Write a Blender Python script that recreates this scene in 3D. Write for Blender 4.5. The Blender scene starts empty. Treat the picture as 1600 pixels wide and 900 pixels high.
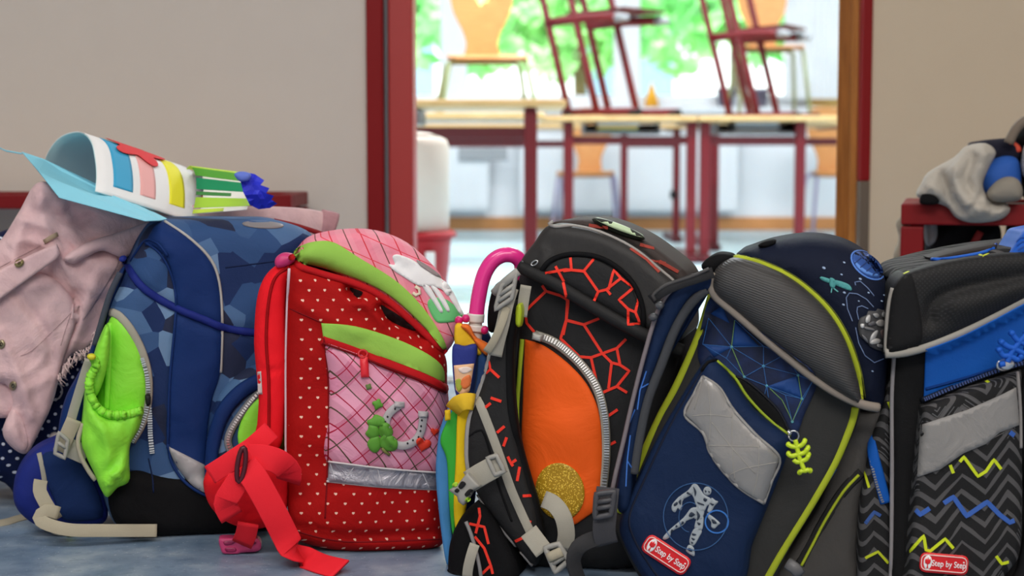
import bpy, bmesh, math, random
import numpy as np
from mathutils import Vector, Matrix, noise
from mathutils.geometry import delaunay_2d_cdt
from mathutils.bvhtree import BVHTree

SC = bpy.context.scene
COL = SC.collection
random.seed(4)
# ------------------------------------------------------------------ camera, world, lights, exposure
F = 2500.0                       # focal length in pixels of the 1600 px wide frame
PIT = math.atan(210 / F)         # the camera looks slightly down
CAM = Vector((0, 0, 0.5))
cd = bpy.data.cameras.new('camera'); co = bpy.data.objects.new('camera', cd); COL.objects.link(co)
co.location = CAM; co.rotation_euler = (math.pi / 2 - PIT, 0, 0)
cd.sensor_width = 36; cd.lens = 36 * F / 1600; cd.clip_start = .05; cd.clip_end = 200
cd.dof.use_dof = True; cd.dof.focus_distance = 1.93; cd.dof.aperture_fstop = 5.2
SC.camera = co
vs = SC.view_settings
vs.view_transform = 'Standard'; vs.look = 'None'; vs.gamma = 1; vs.use_curve_mapping = False
vs.exposure = 0.0
SC.cycles.use_denoising = True
SC.cycles.max_bounces = 8; SC.cycles.diffuse_bounces = 4; SC.cycles.transparent_max_bounces = 12
SC.cycles.caustics_reflective = False; SC.cycles.caustics_refractive = False
SC.cycles.sample_clamp_indirect = 6
wd = bpy.data.worlds.new('sky'); SC.world = wd; wd.use_nodes = True
bg = wd.node_tree.nodes['Background']; bg.inputs[0].default_value = (0.86, 0.95, 1.0, 1); bg.inputs[1].default_value = 3.6
sd = bpy.data.lights.new('sun', 'SUN'); sd.energy = 5; sd.angle = math.radians(2); sd.color = (1, .96, .88)
so = bpy.data.objects.new('sun', sd); COL.objects.link(so); so.rotation_euler = (math.radians(48), 0, math.radians(-25))

def area(name, loc, sx, sy, power, color=(1, 1, 1)):
    l = bpy.data.lights.new(name, 'AREA'); l.shape = 'RECTANGLE'; l.size = sx; l.size_y = sy
    l.energy = power; l.color = color
    o = bpy.data.objects.new(name, l); COL.objects.link(o); o.location = loc
    return o
WARM = (1.0, .94, .87)
LAMPS = [(-1.3, .55, 2.72, 1.2, .7, 29), (1.3, .55, 2.72, 1.2, .7, 23), (0, -1.8, 2.72, 2.4, 1.2, 122)]  # the last one is added behind the camera as soft front fill
for i, (x, y, z, sx, sy, p) in enumerate(LAMPS): area('corridor_light', (x, y, z), sx, sy, p, ((1, .965, .93), (1, .90, .79), (1, .95, .90))[i])
ROOMFILL = [(-.9, 5.6), (.9, 5.6), (-.9, 8.2), (.9, 8.2), (2.6, 6.9)]  # unseen lamps, added to brighten the classroom
for x, y in ROOMFILL: area('classroom_fill', (x, y, 2.9), 1.3, .35, 85 if y < 7 else 36, (.93, .97, 1.0))

# ------------------------------------------------------------------ helpers
def ray(px, py):
    a = (px - 800) / F; b = -(py - 450) / F
    return Vector((a, math.cos(PIT) + b * math.sin(PIT), -math.sin(PIT) + b * math.cos(PIT)))
def W(px, py, Y):
    r = ray(px, py); return CAM + r * (Y / r.y)
def G(px, py):
    r = ray(px, py); return CAM + r * (-CAM.z / r.z)
class Fr:                        # a bag's own frame: x along its face, y into its depth, z up
    def __init__(s, px, py, extra=0, Y=None):
        s.o = G(px, py) if Y is None else Vector((W(px, 450, Y).x, Y, 0))
        yaw = -math.atan((px - 800) / F) + math.radians(extra)
        s.M = Matrix.Translation(s.o) @ Matrix.Rotation(yaw, 4, 'Z'); s.I = s.M.inverted(); s.I3 = s.I.to_3x3()
        s.c = s.I @ CAM; s.surf = []; s.dist = (s.o - CAM).length
        s.mpp = s.dist / F       # metres per pixel at the bag
    def dir(s, px, py): return (s.I3 @ ray(px, py)).normalized()
    def hit(s, px, py, d=0.0):
        r = s.dir(px, py); return s.c + r * ((-d - s.c.y) / r.y)
    def cast(s, px, py, surf=None):
        r = s.dir(px, py); best = None
        for b in (surf if surf is not None else s.surf):
            l, n, i, dist = b.ray_cast(s.c, r)
            if l is not None and (best is None or dist < best[2]): best = (l, n, dist)
        if best: return best[0], (best[1] if best[1].dot(r) < 0 else -best[1]), r
        return None, None, r

def FD(fr, px, py, h=0.0):
    # how far in front of the frame's plane the floor (plus h) lies at this pixel
    r = ray(px, py); return -(fr.I @ (CAM + r * ((h - CAM.z) / r.z))).y
def srgb(v):
    v /= 255.0
    return v / 12.92 if v <= .04045 else ((v + .055) / 1.055) ** 2.4
KA = 1.12
def C(r, g, b, k=None):
    k = KA if k is None else k
    return tuple(min(.92, srgb(x) * k) for x in (r, g, b)) + (1,)

class NT:
    def __init__(s, name):
        s.mat = bpy.data.materials.new(name); s.mat.use_nodes = True
        s.t = s.mat.node_tree; s.b = s.t.nodes['Principled BSDF']; s._oc = None
    def node(s, typ, **kw):
        n = s.t.nodes.new(typ)
        for k, v in kw.items(): setattr(n, k, v)
        return n
    def link(s, a, b): s.t.links.new(a, b)
    def put(s, sock, v):
        if hasattr(v, 'is_output') or isinstance(v, bpy.types.NodeSocket): s.link(v, sock)
        else: sock.default_value = v
    def m(s, op, *a):
        n = s.node('ShaderNodeMath', operation=op)
        for i, v in enumerate(a): s.put(n.inputs[i], v)
        return n.outputs[0]
    def oc(s):
        if s._oc is None: s._oc = s.node('ShaderNodeTexCoord').outputs['Object']
        return s._oc
    def xyz(s):
        n = s.node('ShaderNodeSeparateXYZ'); s.link(s.oc(), n.inputs[0]); return n.outputs
    def comb(s, x, y, z=0.0):
        n = s.node('ShaderNodeCombineXYZ')
        for i, v in enumerate((x, y, z)): s.put(n.inputs[i], v)
        return n.outputs[0]
    def mix(s, f, a, b):
        n = s.node('ShaderNodeMix', data_type='RGBA'); s.put(n.inputs[0], f); s.put(n.inputs[6], a); s.put(n.inputs[7], b)
        return n.outputs[2]
    def noise(s, scale, detail=3, vec=None, rough=.55):
        n = s.node('ShaderNodeTexNoise'); n.inputs['Scale'].default_value = scale; n.inputs['Detail'].default_value = detail
        n.inputs['Roughness'].default_value = rough
        s.link(vec if vec is not None else s.oc(), n.inputs['Vector']); return n.outputs[0]
    def ramp(s, f, stops, interp='LINEAR'):
        n = s.node('ShaderNodeValToRGB'); s.put(n.inputs[0], f); r = n.color_ramp; r.interpolation = interp
        while len(r.elements) < len(stops): r.elements.new(.5)
        for e, (p, c) in zip(r.elements, stops): e.position = p; e.color = c
        return n.outputs[0]
    def finish(s, c, rough=.75, bump=.12, bscale=700, wr=0.0, wscale=14, metal=0, spec=.3, var=.07, sheen=0.0, coat=0.0, bdist=.001):
        b = s.b
        if var:
            f = s.m('MULTIPLY_ADD', s.noise(9, 4), 2 * var, 1 - var)
            n = s.node('ShaderNodeVectorMath', operation='SCALE'); s.put(n.inputs[0], c if not isinstance(c, tuple) else c[:3]); s.link(f, n.inputs[3]); c = n.outputs[0]
        s.put(b.inputs['Base Color'], c)
        b.inputs['Roughness'].default_value = rough; b.inputs['Metallic'].default_value = metal
        b.inputs['Specular IOR Level'].default_value = spec
        if sheen: b.inputs['Sheen Weight'].default_value = sheen; b.inputs['Sheen Roughness'].default_value = .5
        if coat: b.inputs['Coat Weight'].default_value = coat; b.inputs['Coat Roughness'].default_value = .15
        nrm = None
        if wr:
            n = s.node('ShaderNodeBump'); n.inputs['Strength'].default_value = wr; n.inputs['Distance'].default_value = .012
            w1 = s.noise(wscale, 5); w1.node.inputs['Distortion'].default_value = 1.2
            s.link(w1, n.inputs['Height']); nrm = n.outputs[0]
        if bump:
            n = s.node('ShaderNodeBump'); n.inputs['Strength'].default_value = bump; n.inputs['Distance'].default_value = bdist
            s.link(s.noise(bscale, 2), n.inputs['Height'])
            if nrm: s.link(nrm, n.inputs['Normal'])
            nrm = n.outputs[0]
        if nrm: s.link(nrm, b.inputs['Normal'])
        return s.mat
MC = {}
def M(r, g, b, rough=.75, **kw):
    key = (r, g, b, rough) + tuple(sorted(kw.items()))
    if key not in MC:
        k = kw.pop('k', None); nm = kw.pop('nm', 'surface')
        MC[key] = NT(nm).finish(C(r, g, b, k), rough, **kw)
    return MC[key]

def smooth_path(P, closed=False, step=8.0):
    """Catmull-Rom through P (a point given twice is a corner), resampled at about `step`"""
    P = [tuple(map(float, p)) for p in P]; n = len(P); out = []
    rng = range(n if closed else n - 1)
    for i in rng:
        p1, p2 = P[i], P[(i + 1) % n]
        if p1 == p2: continue
        p0 = P[(i - 1) % n] if (closed or i > 0) else p1
        p3 = P[(i + 2) % n] if (closed or i + 2 < n) else p2
        L = math.dist(p1[:2], p2[:2]); k = max(1, int(round(L / step)))
        for j in range(k):
            t = j / k
            if p0 == p1 and p2 == p3: out.append(tuple(a + (b - a) * t for a, b in zip(p1, p2))); continue
            out.append(tuple(.5 * (2 * b + (c - a) * t + (2 * a - 5 * b + 4 * c - d) * t * t + (3 * b - a - 3 * c + d) * t ** 3)
                             for a, b, c, d in zip(p0, p1, p2, p3)))
    if not closed: out.append(P[-1])
    return out
def poly_path(P, closed=True, step=8.0):
    out = []; n = len(P)
    for i in range(n if closed else n - 1):
        a, b = P[i], P[(i + 1) % n]; k = max(1, int(round(math.dist(a[:2], b[:2]) / step)))
        for j in range(k): out.append(tuple(x + (y - x) * j / k for x, y in zip(a, b)))
    if not closed: out.append(tuple(P[-1]))
    return out
def seg_dist(pts, B, closed=True):
    A = np.asarray(pts, float)[:, None, :]; b = np.asarray(B, float)[:, :2]
    s = b if closed else b[:-1]; e = np.roll(b, -1, 0) if closed else b[1:]
    d = e - s; L = (d * d).sum(1) + 1e-9
    t = np.clip(((A - s) * d).sum(2) / L, 0, 1)
    q = s + t[..., None] * d
    return np.sqrt(((A - q) ** 2).sum(2)).min(1)
def inside(pts, B):
    p = np.asarray(pts, float); b = np.asarray(B, float); x, y = p[:, 0], p[:, 1]; r = np.zeros(len(p), bool)
    for (x1, y1), (x2, y2) in zip(b, np.roll(b, -1, 0)):
        if y1 == y2: continue
        c = ((y1 > y) != (y2 > y)) & (x < (x2 - x1) * (y - y1) / (y2 - y1) + x1); r ^= c
    return r
def fill(B, step, rings=()):
    """triangulate the outline B with a grid inside and rings just within the edge"""
    B = [(p[0], p[1]) for p in B]; b = np.array(B)
    pts = list(B)
    if step:
        ar = sum(b[i][0] * b[(i + 1) % len(b)][1] - b[(i + 1) % len(b)][0] * b[i][1] for i in range(len(b)))
        t = np.roll(b, -1, 0) - np.roll(b, 1, 0); t /= (np.linalg.norm(t, axis=1)[:, None] + 1e-9)
        nn = np.stack([-t[:, 1], t[:, 0]], 1) * (1 if ar > 0 else -1)
        last = step * .6
        for off in rings:
            q = b + nn * off; ok = inside(q, b) & (seg_dist(q, b) > off * .93)
            q = q[ok]; keep = []
            for v in q:
                if not keep or np.hypot(*(v - keep[-1])) > step * .55: keep.append(v)
            pts += [tuple(v) for v in keep]; last = off + step * .6
        x0, y0 = b.min(0); x1, y1 = b.max(0)
        g = [(x0 + (i + (.5 if j % 2 else 0)) * step, y0 + j * step * .87) for j in range(1, int((y1 - y0) / step / .87) + 1) for i in range(int((x1 - x0) / step) + 1)]
        if g:
            g = np.array(g); ok = inside(g, b)
            g = g[ok]
            if len(g): g = g[seg_dist(g, b) > last]; pts += [tuple(v) for v in g]
    n = len(B)
    r = delaunay_2d_cdt([Vector(p) for p in pts], [(i, (i + 1) % n) for i in range(n)], [], 1, 1e-5)
    return [(v.x, v.y) for v in r[0]], [tuple(f) for f in r[2]]

def tag(o, label=None, cat=None, group=None, kind=None):
    if label: o['label'] = label
    if cat: o['category'] = cat
    if group: o['group'] = group
    if kind: o['kind'] = kind
    return o
def link_bm(name, bm, mat, parent=None, smooth=True, recalc=True):
    if recalc: bmesh.ops.recalc_face_normals(bm, faces=bm.faces[:])
    me = bpy.data.meshes.new(name); bm.to_mesh(me); bm.free()
    if smooth: me.polygons.foreach_set('use_smooth', [True] * len(me.polygons))
    if mat: me.materials.append(mat)
    o = bpy.data.objects.new(name, me); COL.objects.link(o)
    if parent: o.parent = parent
    return o
def empty(name, M4, label, cat, group=None):
    o = bpy.data.objects.new(name, None); COL.objects.link(o); o.matrix_world = M4; o.empty_display_size = .05
    return tag(o, label, cat, group)
def bound_loops(bm):
    es = {e for e in bm.edges if len(e.link_faces) == 1}; loops = []
    while es:
        e = es.pop(); loop = [e.verts[0], e.verts[1]]
        while True:
            nx = next((x for x in loop[-1].link_edges if x in es), None)
            if nx is None: break
            es.discard(nx); v = nx.other_vert(loop[-1])
            if v is loop[0]: break
            loop.append(v)
        loops.append(loop)
    return loops
def sm(x): return x * x * (3 - 2 * x)

def slab(name, fr, poly, mat, parent, d=0.0, r=.03, depth=.15, bulge=0.0, step=9, nz=0.0, ns=9, ridges=(), smooth=True, back=.9,
         surf=True, zmin=.001, label=None, recede=None, bstep=None, cr=0.0, crs=(14, 7), cra=35):
    """a padded body: outline on its face, rounded rim of radius r, swelling by `bulge`, running back by `depth`"""
    B = smooth_path(poly, True, bstep or step * .8) if smooth else poly_path(poly, True, bstep or step * .8)
    rp = r / fr.mpp
    pts, tris = fill(B, step, [rp * k for k in (.06, .18, .36, .62, 1.0)] if rp > 4 else [rp * .4, rp] if rp > 1.5 else ())
    dist = seg_dist(pts, B) * fr.mpp; dm = max(dist.max(), 1e-6)
    x = np.clip(dist / max(r, 1e-6), 0, 1)
    dd = d - r * (1 - np.sqrt(np.clip(1 - (1 - x) ** 2, 0, 1))) + bulge * np.sqrt(np.clip(1 - (1 - dist / dm) ** 2, 0, 1))
    edge = np.clip(dist / .02, 0, 1)
    for path, w, a in ridges:
        q = smooth_path(path, False, 6)
        dd += a * np.exp(-(seg_dist(pts, q, False) / w) ** 2) * edge
    bm = bmesh.new(); vs_ = []
    for (px, py), e, g in zip(pts, dd, edge):
        if recede: e = e + recede(px, py)
        p = fr.hit(px, py, e)
        if nz:
            k = nz * (.35 + .65 * g) * (noise.noise(Vector((p.x * ns, p.z * ns, 3.1))) + .5 * noise.noise(Vector((p.x * ns * 2.3 + 7, p.z * ns * 2.3, 1.7))))
            p = fr.hit(px, py, e + k)
        if cr:
            ca, sa_ = math.cos(math.radians(cra)), math.sin(math.radians(cra)); u_, v_ = p.x * ca + p.z * sa_, p.z * ca - p.x * sa_
            w_ = noise.noise(Vector((u_ * 9, v_ * 9, 8.8))) * .05
            n1 = 1 - 2.4 * abs(noise.noise(Vector((u_ * crs[0] + w_ * 20, v_ * crs[1], 5.5)))); n2 = 1 - 2.4 * abs(noise.noise(Vector((u_ * crs[0] * 2.1 + 4 + w_ * 30, v_ * crs[1] * 2.4, 1.5))))
            p = fr.hit(px, py, e + (k if nz else 0) + cr * (.2 + .8 * g) * (n1 * abs(n1) + .45 * n2))
        p.z = max(p.z, zmin - fr.o.z); vs_.append(bm.verts.new(p))
    for t in tris:
        try: bm.faces.new([vs_[i] for i in t])
        except ValueError: pass
    for v in [v for v in bm.verts if not v.link_faces]: bm.verts.remove(v)
    loops = bound_loops(bm)
    for lp in loops:
        c = sum((v.co for v in lp), Vector()) / len(lp); prev = lp; base = [v.co.copy() for v in lp]
        ymax = max(p.y for p in base)
        for f, s_ in ((.5, 1.0), (.84, 1.0), (.95, (1 + back) / 2), (1.0, back)):
            cur = []
            for p in base:
                q = Vector((c.x + (p.x - c.x) * s_, p.y + (depth - .0) * f, c.z + (p.z - c.z) * s_)); q.z = max(q.z, zmin - fr.o.z)
                cur.append(bm.verts.new(q))
            for i in range(len(lp)):
                j = (i + 1) % len(lp)
                bm.faces.new((prev[i], prev[j], cur[j], cur[i]))
            prev = cur
        cv = bm.verts.new(sum((v.co for v in prev), Vector()) / len(prev))
        for i in range(len(prev)): bm.faces.new((prev[i], prev[(i + 1) % len(prev)], cv))
    bmesh.ops.recalc_face_normals(bm, faces=bm.faces[:])
    if surf: fr.surf.append(BVHTree.FromBMesh(bm))
    o = link_bm(name, bm, mat, parent)
    if label: o['label'] = label
    return o

def patch(name, fr, poly, mat, parent, t=.0015, puff=0.0, step=9, smooth=True, surf=False, skirt=.003, on=None, label=None, holes=None, nz=0.0, ns=25, pw=None, bm=None):
    """a sheet of its own thickness lying on the surface behind it; polys may be a list of outlines joined in one piece"""
    polys = poly if isinstance(poly[0][0], (tuple, list)) else [poly]
    bm = bmesh.new()
    for pl in polys:
        B = smooth_path(pl, True, step * .8) if smooth else poly_path(pl, True, step * .8)
        pts, tris = fill(B, step, [step * .3] if puff else ())
        dist = seg_dist(pts, B) * fr.mpp; w = pw or .012
        pr = np.sqrt(np.clip(1 - (1 - np.clip(dist / w, 0, 1)) ** 2, 0, 1))
        vs_ = []; res = [fr.cast(px, py, on) for px, py in pts]
        ok = [-q[0].y for q in res if q[0] is not None]; fb = sorted(ok)[len(ok) // 2] if ok else 0
        nb = []
        for (px, py), (l, n, r), k in zip(pts, res, pr):
            if l is None: l = fr.hit(px, py, fb)
            e = t + puff * k
            if nz: e += nz * (noise.noise(Vector((px * ns / 1000, py * ns / 1000, 2.2)))) * min(1, k + .2)
            v = bm.verts.new(l - r * e); vs_.append(v); nb.append((v, r, t))
        dmap = {v: (r, e) for v, r, e in nb}
        fs = []
        for tr in tris:
            try: fs.append(bm.faces.new([vs_[i] for i in tr]))
            except ValueError: pass
        es = [e for f in fs for e in f.edges if len(e.link_faces) == 1]
        low = {}
        for e in es:
            for v in e.verts:
                if v not in low: low[v] = bm.verts.new(v.co + dmap[v][0] * (dmap[v][1] + skirt))
        for e in es: bm.faces.new((e.verts[0], e.verts[1], low[e.verts[1]], low[e.verts[0]]))
    for v in [v for v in bm.verts if not v.link_faces]: bm.verts.remove(v)
    bmesh.ops.recalc_face_normals(bm, faces=bm.faces[:])
    if surf: fr.surf.append(BVHTree.FromBMesh(bm))
    o = link_bm(name, bm, mat, parent, recalc=False)
    if label: o['label'] = label
    return o

def sweep_bm(bm, P, Nn, w, h, seg=8, flat=False, closed=False, caps=True, wf=None):
    """section w wide and h thick swept along P; Nn are the up directions of the section"""
    n = len(P); rings = []
    for i in range(n):
        a = P[(i - 1) % n] if (closed or i) else P[0]; b = P[(i + 1) % n] if (closed or i < n - 1) else P[-1]
        t = (b - a).normalized() if (b - a).length > 1e-9 else Vector((1, 0, 0))
        s_ = t.cross(Nn[i])
        s_ = s_.normalized() if s_.length > 1e-6 else t.orthogonal().normalized()
        u = s_.cross(t).normalized(); k = wf(i / max(1, n - 1)) if wf else 1
        if flat: sec = [(-.5, -.35), (-.5, .35), (-.46, .5), (.46, .5), (.5, .35), (.5, -.35), (.46, -.5), (-.46, -.5)]
        else: sec = [(.5 * math.cos(2 * math.pi * j / seg), .5 * math.sin(2 * math.pi * j / seg)) for j in range(seg)]
        rings.append([bm.verts.new(P[i] + s_ * (x * w * k) + u * (y * h * (k if not flat else 1))) for x, y in sec])
    m = len(rings[0])
    for i in range(n if closed else n - 1):
        A, B = rings[i], rings[(i + 1) % n]
        for j in range(m): bm.faces.new((A[j], A[(j + 1) % m], B[(j + 1) % m], B[j]))
    if caps and not closed: bm.faces.new(rings[0][::-1]); bm.faces.new(rings[-1])
def cord(name, fr, paths, w, mat, parent, h=None, t=0.0, flat=False, smooth=True, step=7, on=None, label=None, closed=False, wf=None, seg=8, surf=False, nadd=None):
    """piping, webbing, seams: (px,py) points lie on the surface behind; (px,py,d) points stand d in front of the frame's plane"""
    if not isinstance(paths[0][0], (tuple, list)): paths = [paths]
    bm = bmesh.new(); h = h or w
    for path in paths:
        q = smooth_path(path, closed, step) if smooth else poly_path(path, closed, step)
        P = []; N = []; lastd = None
        for p in q:
            if len(p) >= 3:
                l = fr.hit(p[0], p[1], p[2]); n = -fr.dir(p[0], p[1])
                if nadd: n = (n + Vector(nadd)).normalized()
            else:
                l, n, r = fr.cast(p[0], p[1], on)
                if l is None: l = fr.hit(p[0], p[1], lastd if lastd is not None else 0); n = -r
                else: lastd = -l.y
                n = (n - r * .6).normalized(); l = l - r * t
            if len(p) >= 4: n = (n * (1 - p[3]) + Vector((0, 0, 1)) * p[3]).normalized()
            P.append(l); N.append(n)
        zf = .001 - fr.o.z + (h * .5)
        for l in P: l.z = max(l.z, zf)
        sweep_bm(bm, P, N, w, h, seg, flat, closed, wf=wf)
    if surf: fr.surf.append(BVHTree.FromBMesh(bm))
    o = link_bm(name, bm, mat, parent)
    if label: o['label'] = label
    return o
def ell(cx, cy, rx, ry, rot=0, n=14, a0=0, a1=360):
    c, s_ = math.cos(math.radians(rot)), math.sin(math.radians(rot)); out = []
    full = abs(a1 - a0) >= 360
    for i in range(n if full else n + 1):
        a = math.radians(a0 + (a1 - a0) * i / n); x, y = rx * math.cos(a), ry * math.sin(a)
        out.append((cx + x * c - y * s_, cy + x * s_ + y * c))
    return out
def zc(ox, oy, s): return lambda P: [(ox + x / s, oy + y / s) for x, y in P]
def sharp(P): return [p for q in P for p in (q, q)]
def text_on(name, fr, s, cx, cy, ang, hpx, mat, parent, t=.0012, on=None, squeeze=1.0):
    cu = bpy.data.curves.new('lettering', 'FONT'); cu.body = s; cu.align_x = 'CENTER'; cu.align_y = 'CENTER'; cu.size = 1; cu.offset = .012
    tmp = bpy.data.objects.new('lettering', cu); COL.objects.link(tmp)
    bpy.context.view_layer.update()
    me = bpy.data.meshes.new_from_object(tmp.evaluated_get(bpy.context.evaluated_depsgraph_get()))
    bpy.data.objects.remove(tmp)
    a = math.radians(ang); ux, uy = math.cos(a), math.sin(a)
    k = hpx / .72
    for v in me.vertices:
        x, y = v.co.x * k * squeeze, -v.co.y * k
        px, py = cx + x * ux - y * uy, cy + x * uy + y * ux
        l, n, r = fr.cast(px, py, on)
        if l is None: l = fr.hit(px, py)
        v.co = l - r * t
    me.name = name; me.materials.clear(); me.materials.append(mat)
    o = bpy.data.objects.new(name, me); COL.objects.link(o); o.parent = parent
    return o
# plain world-space helpers
def box_bm(bm, lo, hi, M4=None, bev=0.0):
    r = bmesh.ops.create_cube(bm, size=1)['verts']
    for v in r:
        v.co = Vector([lo[i] + (v.co[i] + .5) * (hi[i] - lo[i]) for i in range(3)])
    if bev:
        es = {e for v in r for e in v.link_edges}
        r = bmesh.ops.bevel(bm, geom=list(es), offset=bev, segments=2, affect='EDGES', profile=.5)['verts']
        r = list({v for v in r})
    if M4:
        for v in r: v.co = M4 @ v.co
def box(name, lo, hi, mat, parent=None, bev=.003, M4=None, smooth=False):
    bm = bmesh.new(); box_bm(bm, lo, hi, M4, bev); return link_bm(name, bm, mat, parent, smooth)
def tube(name, pts, r, mat, parent=None, seg=10, closed=False, rf=None, flat=None):
    bm = bmesh.new(); P = [Vector(p) for p in pts]
    nrm = Vector((0.31, .2, .93)); sweep_bm(bm, P, [nrm] * len(P), 2 * r, 2 * r, seg, False, closed, wf=rf)
    return link_bm(name, bm, mat, parent)
def lathe(name, prof, mat, parent=None, seg=32, M4=None):
    bm = bmesh.new(); rings = []
    for r, z in prof:
        rings.append([bm.verts.new(Vector((r * math.cos(2 * math.pi * i / seg), r * math.sin(2 * math.pi * i / seg), z))) for i in range(seg)])
    for A, B in zip(rings, rings[1:]):
        for i in range(seg): bm.faces.new((A[i], A[(i + 1) % seg], B[(i + 1) % seg], B[i]))
    bm.faces.new(rings[0][::-1]); bm.faces.new(rings[-1])
    if M4: bm.transform(M4)
    return link_bm(name, bm, mat, parent)
def struct(o): o['kind'] = 'structure'; return o
# ------------------------------------------------------------------ materials of the place
def wall_mat(name, c, k=1.5):
    n = NT(name); return n.finish(C(*c, k), .85, bump=.25, bscale=220, var=.025, spec=.2)
m_wall = wall_mat('wall_paint', (178, 170, 162), 1.68)
m_white = wall_mat('white_paint', (232, 234, 238), 1.0)
m_ceil = wall_mat('ceiling_paint', (225, 222, 216), 1.0)
def floor_mat():
    n = NT('linoleum'); a = n.noise(14, 5); b = n.noise(60, 4); s = n.noise(160, 2, rough=.7)
    c = n.ramp(a, [(.3, C(78, 98, 120, 1.5)), (.52, C(104, 122, 142, 1.5)), (.72, C(134, 148, 160, 1.5))])
    c = n.mix(n.m('MULTIPLY', n.m('GREATER_THAN', b, .6), .25), c, C(66, 82, 104, 1.5))
    c = n.mix(n.m('MULTIPLY', n.m('GREATER_THAN', s, .68), .6), c, C(176, 186, 192, 1.5))
    return n.finish(c, .36, bump=.05, bscale=90, var=.03, spec=.5)
m_floor = floor_mat()
m_red = M(156, 48, 46, .42, bump=.03, bscale=60, nm='red_lacquer', k=1.5, spec=.4, var=.03)
m_redfurn = M(128, 20, 30, .42, bump=.03, bscale=60, nm='red_steel', k=.7, spec=.4, var=.03)
m_redfurn2 = M(104, 18, 28, .42, bump=.03, bscale=60, nm='dark_red_steel', k=.65, spec=.4, var=.03)
m_red2 = M(118, 14, 18, .5, bump=.03, bscale=60, nm='dark_red_lacquer', k=1.5, spec=.2, var=.03)
m_grey = M(120, 122, 126, .5, bump=.02, nm='grey_rubber')
m_chrome = M(196, 198, 200, .3, metal=.9, bump=0, nm='zipper_metal', k=1.3)
m_black = M(22, 22, 24, .6, bump=.05, nm='black_plastic')
def wood_mat(name, a, b, k=1.5, sc=(2, 2, 40), rough=.4):
    n = NT(name); mp = n.node('ShaderNodeMapping'); mp.inputs['Scale'].default_value = sc; n.link(n.oc(), mp.inputs[0])
    f = n.noise(6, 5, mp.outputs[0]); return n.finish(n.ramp(f, [(.35, C(*a, k)), (.7, C(*b, k))]), rough, bump=.05, bscale=60, var=.04, spec=.4)
m_doorwood = wood_mat('oak_door_edge', (120, 70, 20), (150, 92, 34), 1.5, (30, 30, 1.5))
m_doorwood2 = wood_mat('oak_door_rebate', (142, 88, 34), (172, 112, 50), 1.5, (30, 30, 1.5))
m_ply = wood_mat('beech_plywood', (206, 138, 78), (220, 156, 92), .95, (3, 3, 30))
m_top = wood_mat('beech_tabletop', (206, 164, 106), (220, 180, 124), 1.0, (2, 30, 2))
m_base = wood_mat('wood_skirting', (176, 116, 66), (196, 136, 84), 1.3, (2, 30, 30))

# ------------------------------------------------------------------ the setting
WY = 3.45
xl = W(573, 240, WY).x; xr = W(1358, 240, WY).x
struct(box('floor', (-4, -3, -.06), (5, WY + .06, 0), m_floor, bev=0))
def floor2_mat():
    n = NT('window_lit_linoleum'); c = n.ramp(n.noise(14, 5), [(.3, C(176, 204, 216, 1.15)), (.7, C(196, 220, 228, 1.15))]); return n.finish(c, .3, bump=.04, bscale=90, var=.03, spec=.5)  # window reflection on the floor is put into this paler colour
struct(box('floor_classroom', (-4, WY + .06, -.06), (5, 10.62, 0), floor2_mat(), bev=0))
struct(box('trim_2', (xl, WY + .02, 0), (xr, WY + .1, .004), M(120, 120, 122, .4, metal=.5, nm='threshold'), bev=.001))
struct(box('wall_left', (-4, WY, 0), (xl, WY + .12, 2.8), m_wall, bev=0))
struct(box('wall_right', (xr, WY, 0), (5, WY + .12, 2.8), wall_mat('warm_lit_wall_paint', (178, 164, 144), 1.68), bev=0))  # the warmer light on this side is put into the wall colour
struct(box('wall_above_door', (xl, WY, 2.12), (xr, WY + .12, 3.1), m_wall, bev=0))
struct(box('wall_corridor_back', (-4, -3.12, 0), (4, -3, 2.8), m_wall, bev=0))
struct(box('wall_corridor_end_left', (-4.12, -3, 0), (-4, WY, 2.8), m_wall, bev=0))
struct(box('wall_corridor_end_right', (4, -3, 0), (4.12, WY, 2.8), m_wall, bev=0))
struct(box('ceiling', (-4.1, -3.1, 2.8), (4.1, WY + .05, 2.9), m_ceil, bev=0))
struct(box('ceiling_classroom', (-3.6, WY + .05, 3.1), (5.1, 10.7, 3.2), m_ceil, bev=0))
struct(box('wall_classroom_left', (-3.6, WY + .12, 0), (-3.5, 10.62, 3.1), m_white, bev=0))
struct(box('wall_classroom_right', (5, WY + .12, 0), (5.1, 10.62, 3.1), m_white, bev=0))
struct(box('wall_classroom_front_left', (-3.5, WY + .121, 0), (xl - .001, WY + .14, 3.1), m_white, bev=0))
struct(box('wall_classroom_front_right', (xr + .001, WY + .121, 0), (5, WY + .14, 3.1), m_white, bev=0))
BY = 10.5
struct(box('wall_back', (-3.5, BY, 0), (5, BY + .12, .79), m_white, bev=0))
struct(box('wall_back_upper', (-3.5, BY, 2.75), (5, BY + .12, 3.1), m_white, bev=0))
struct(box('baseboard_back', (-3.5, BY - .02, 0), (5, BY, .085), m_base, bev=.004))
sill = struct(box('trim_1', (-3.5, BY - .14, .76), (5, BY + .02, .80), m_white, bev=.006))
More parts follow.
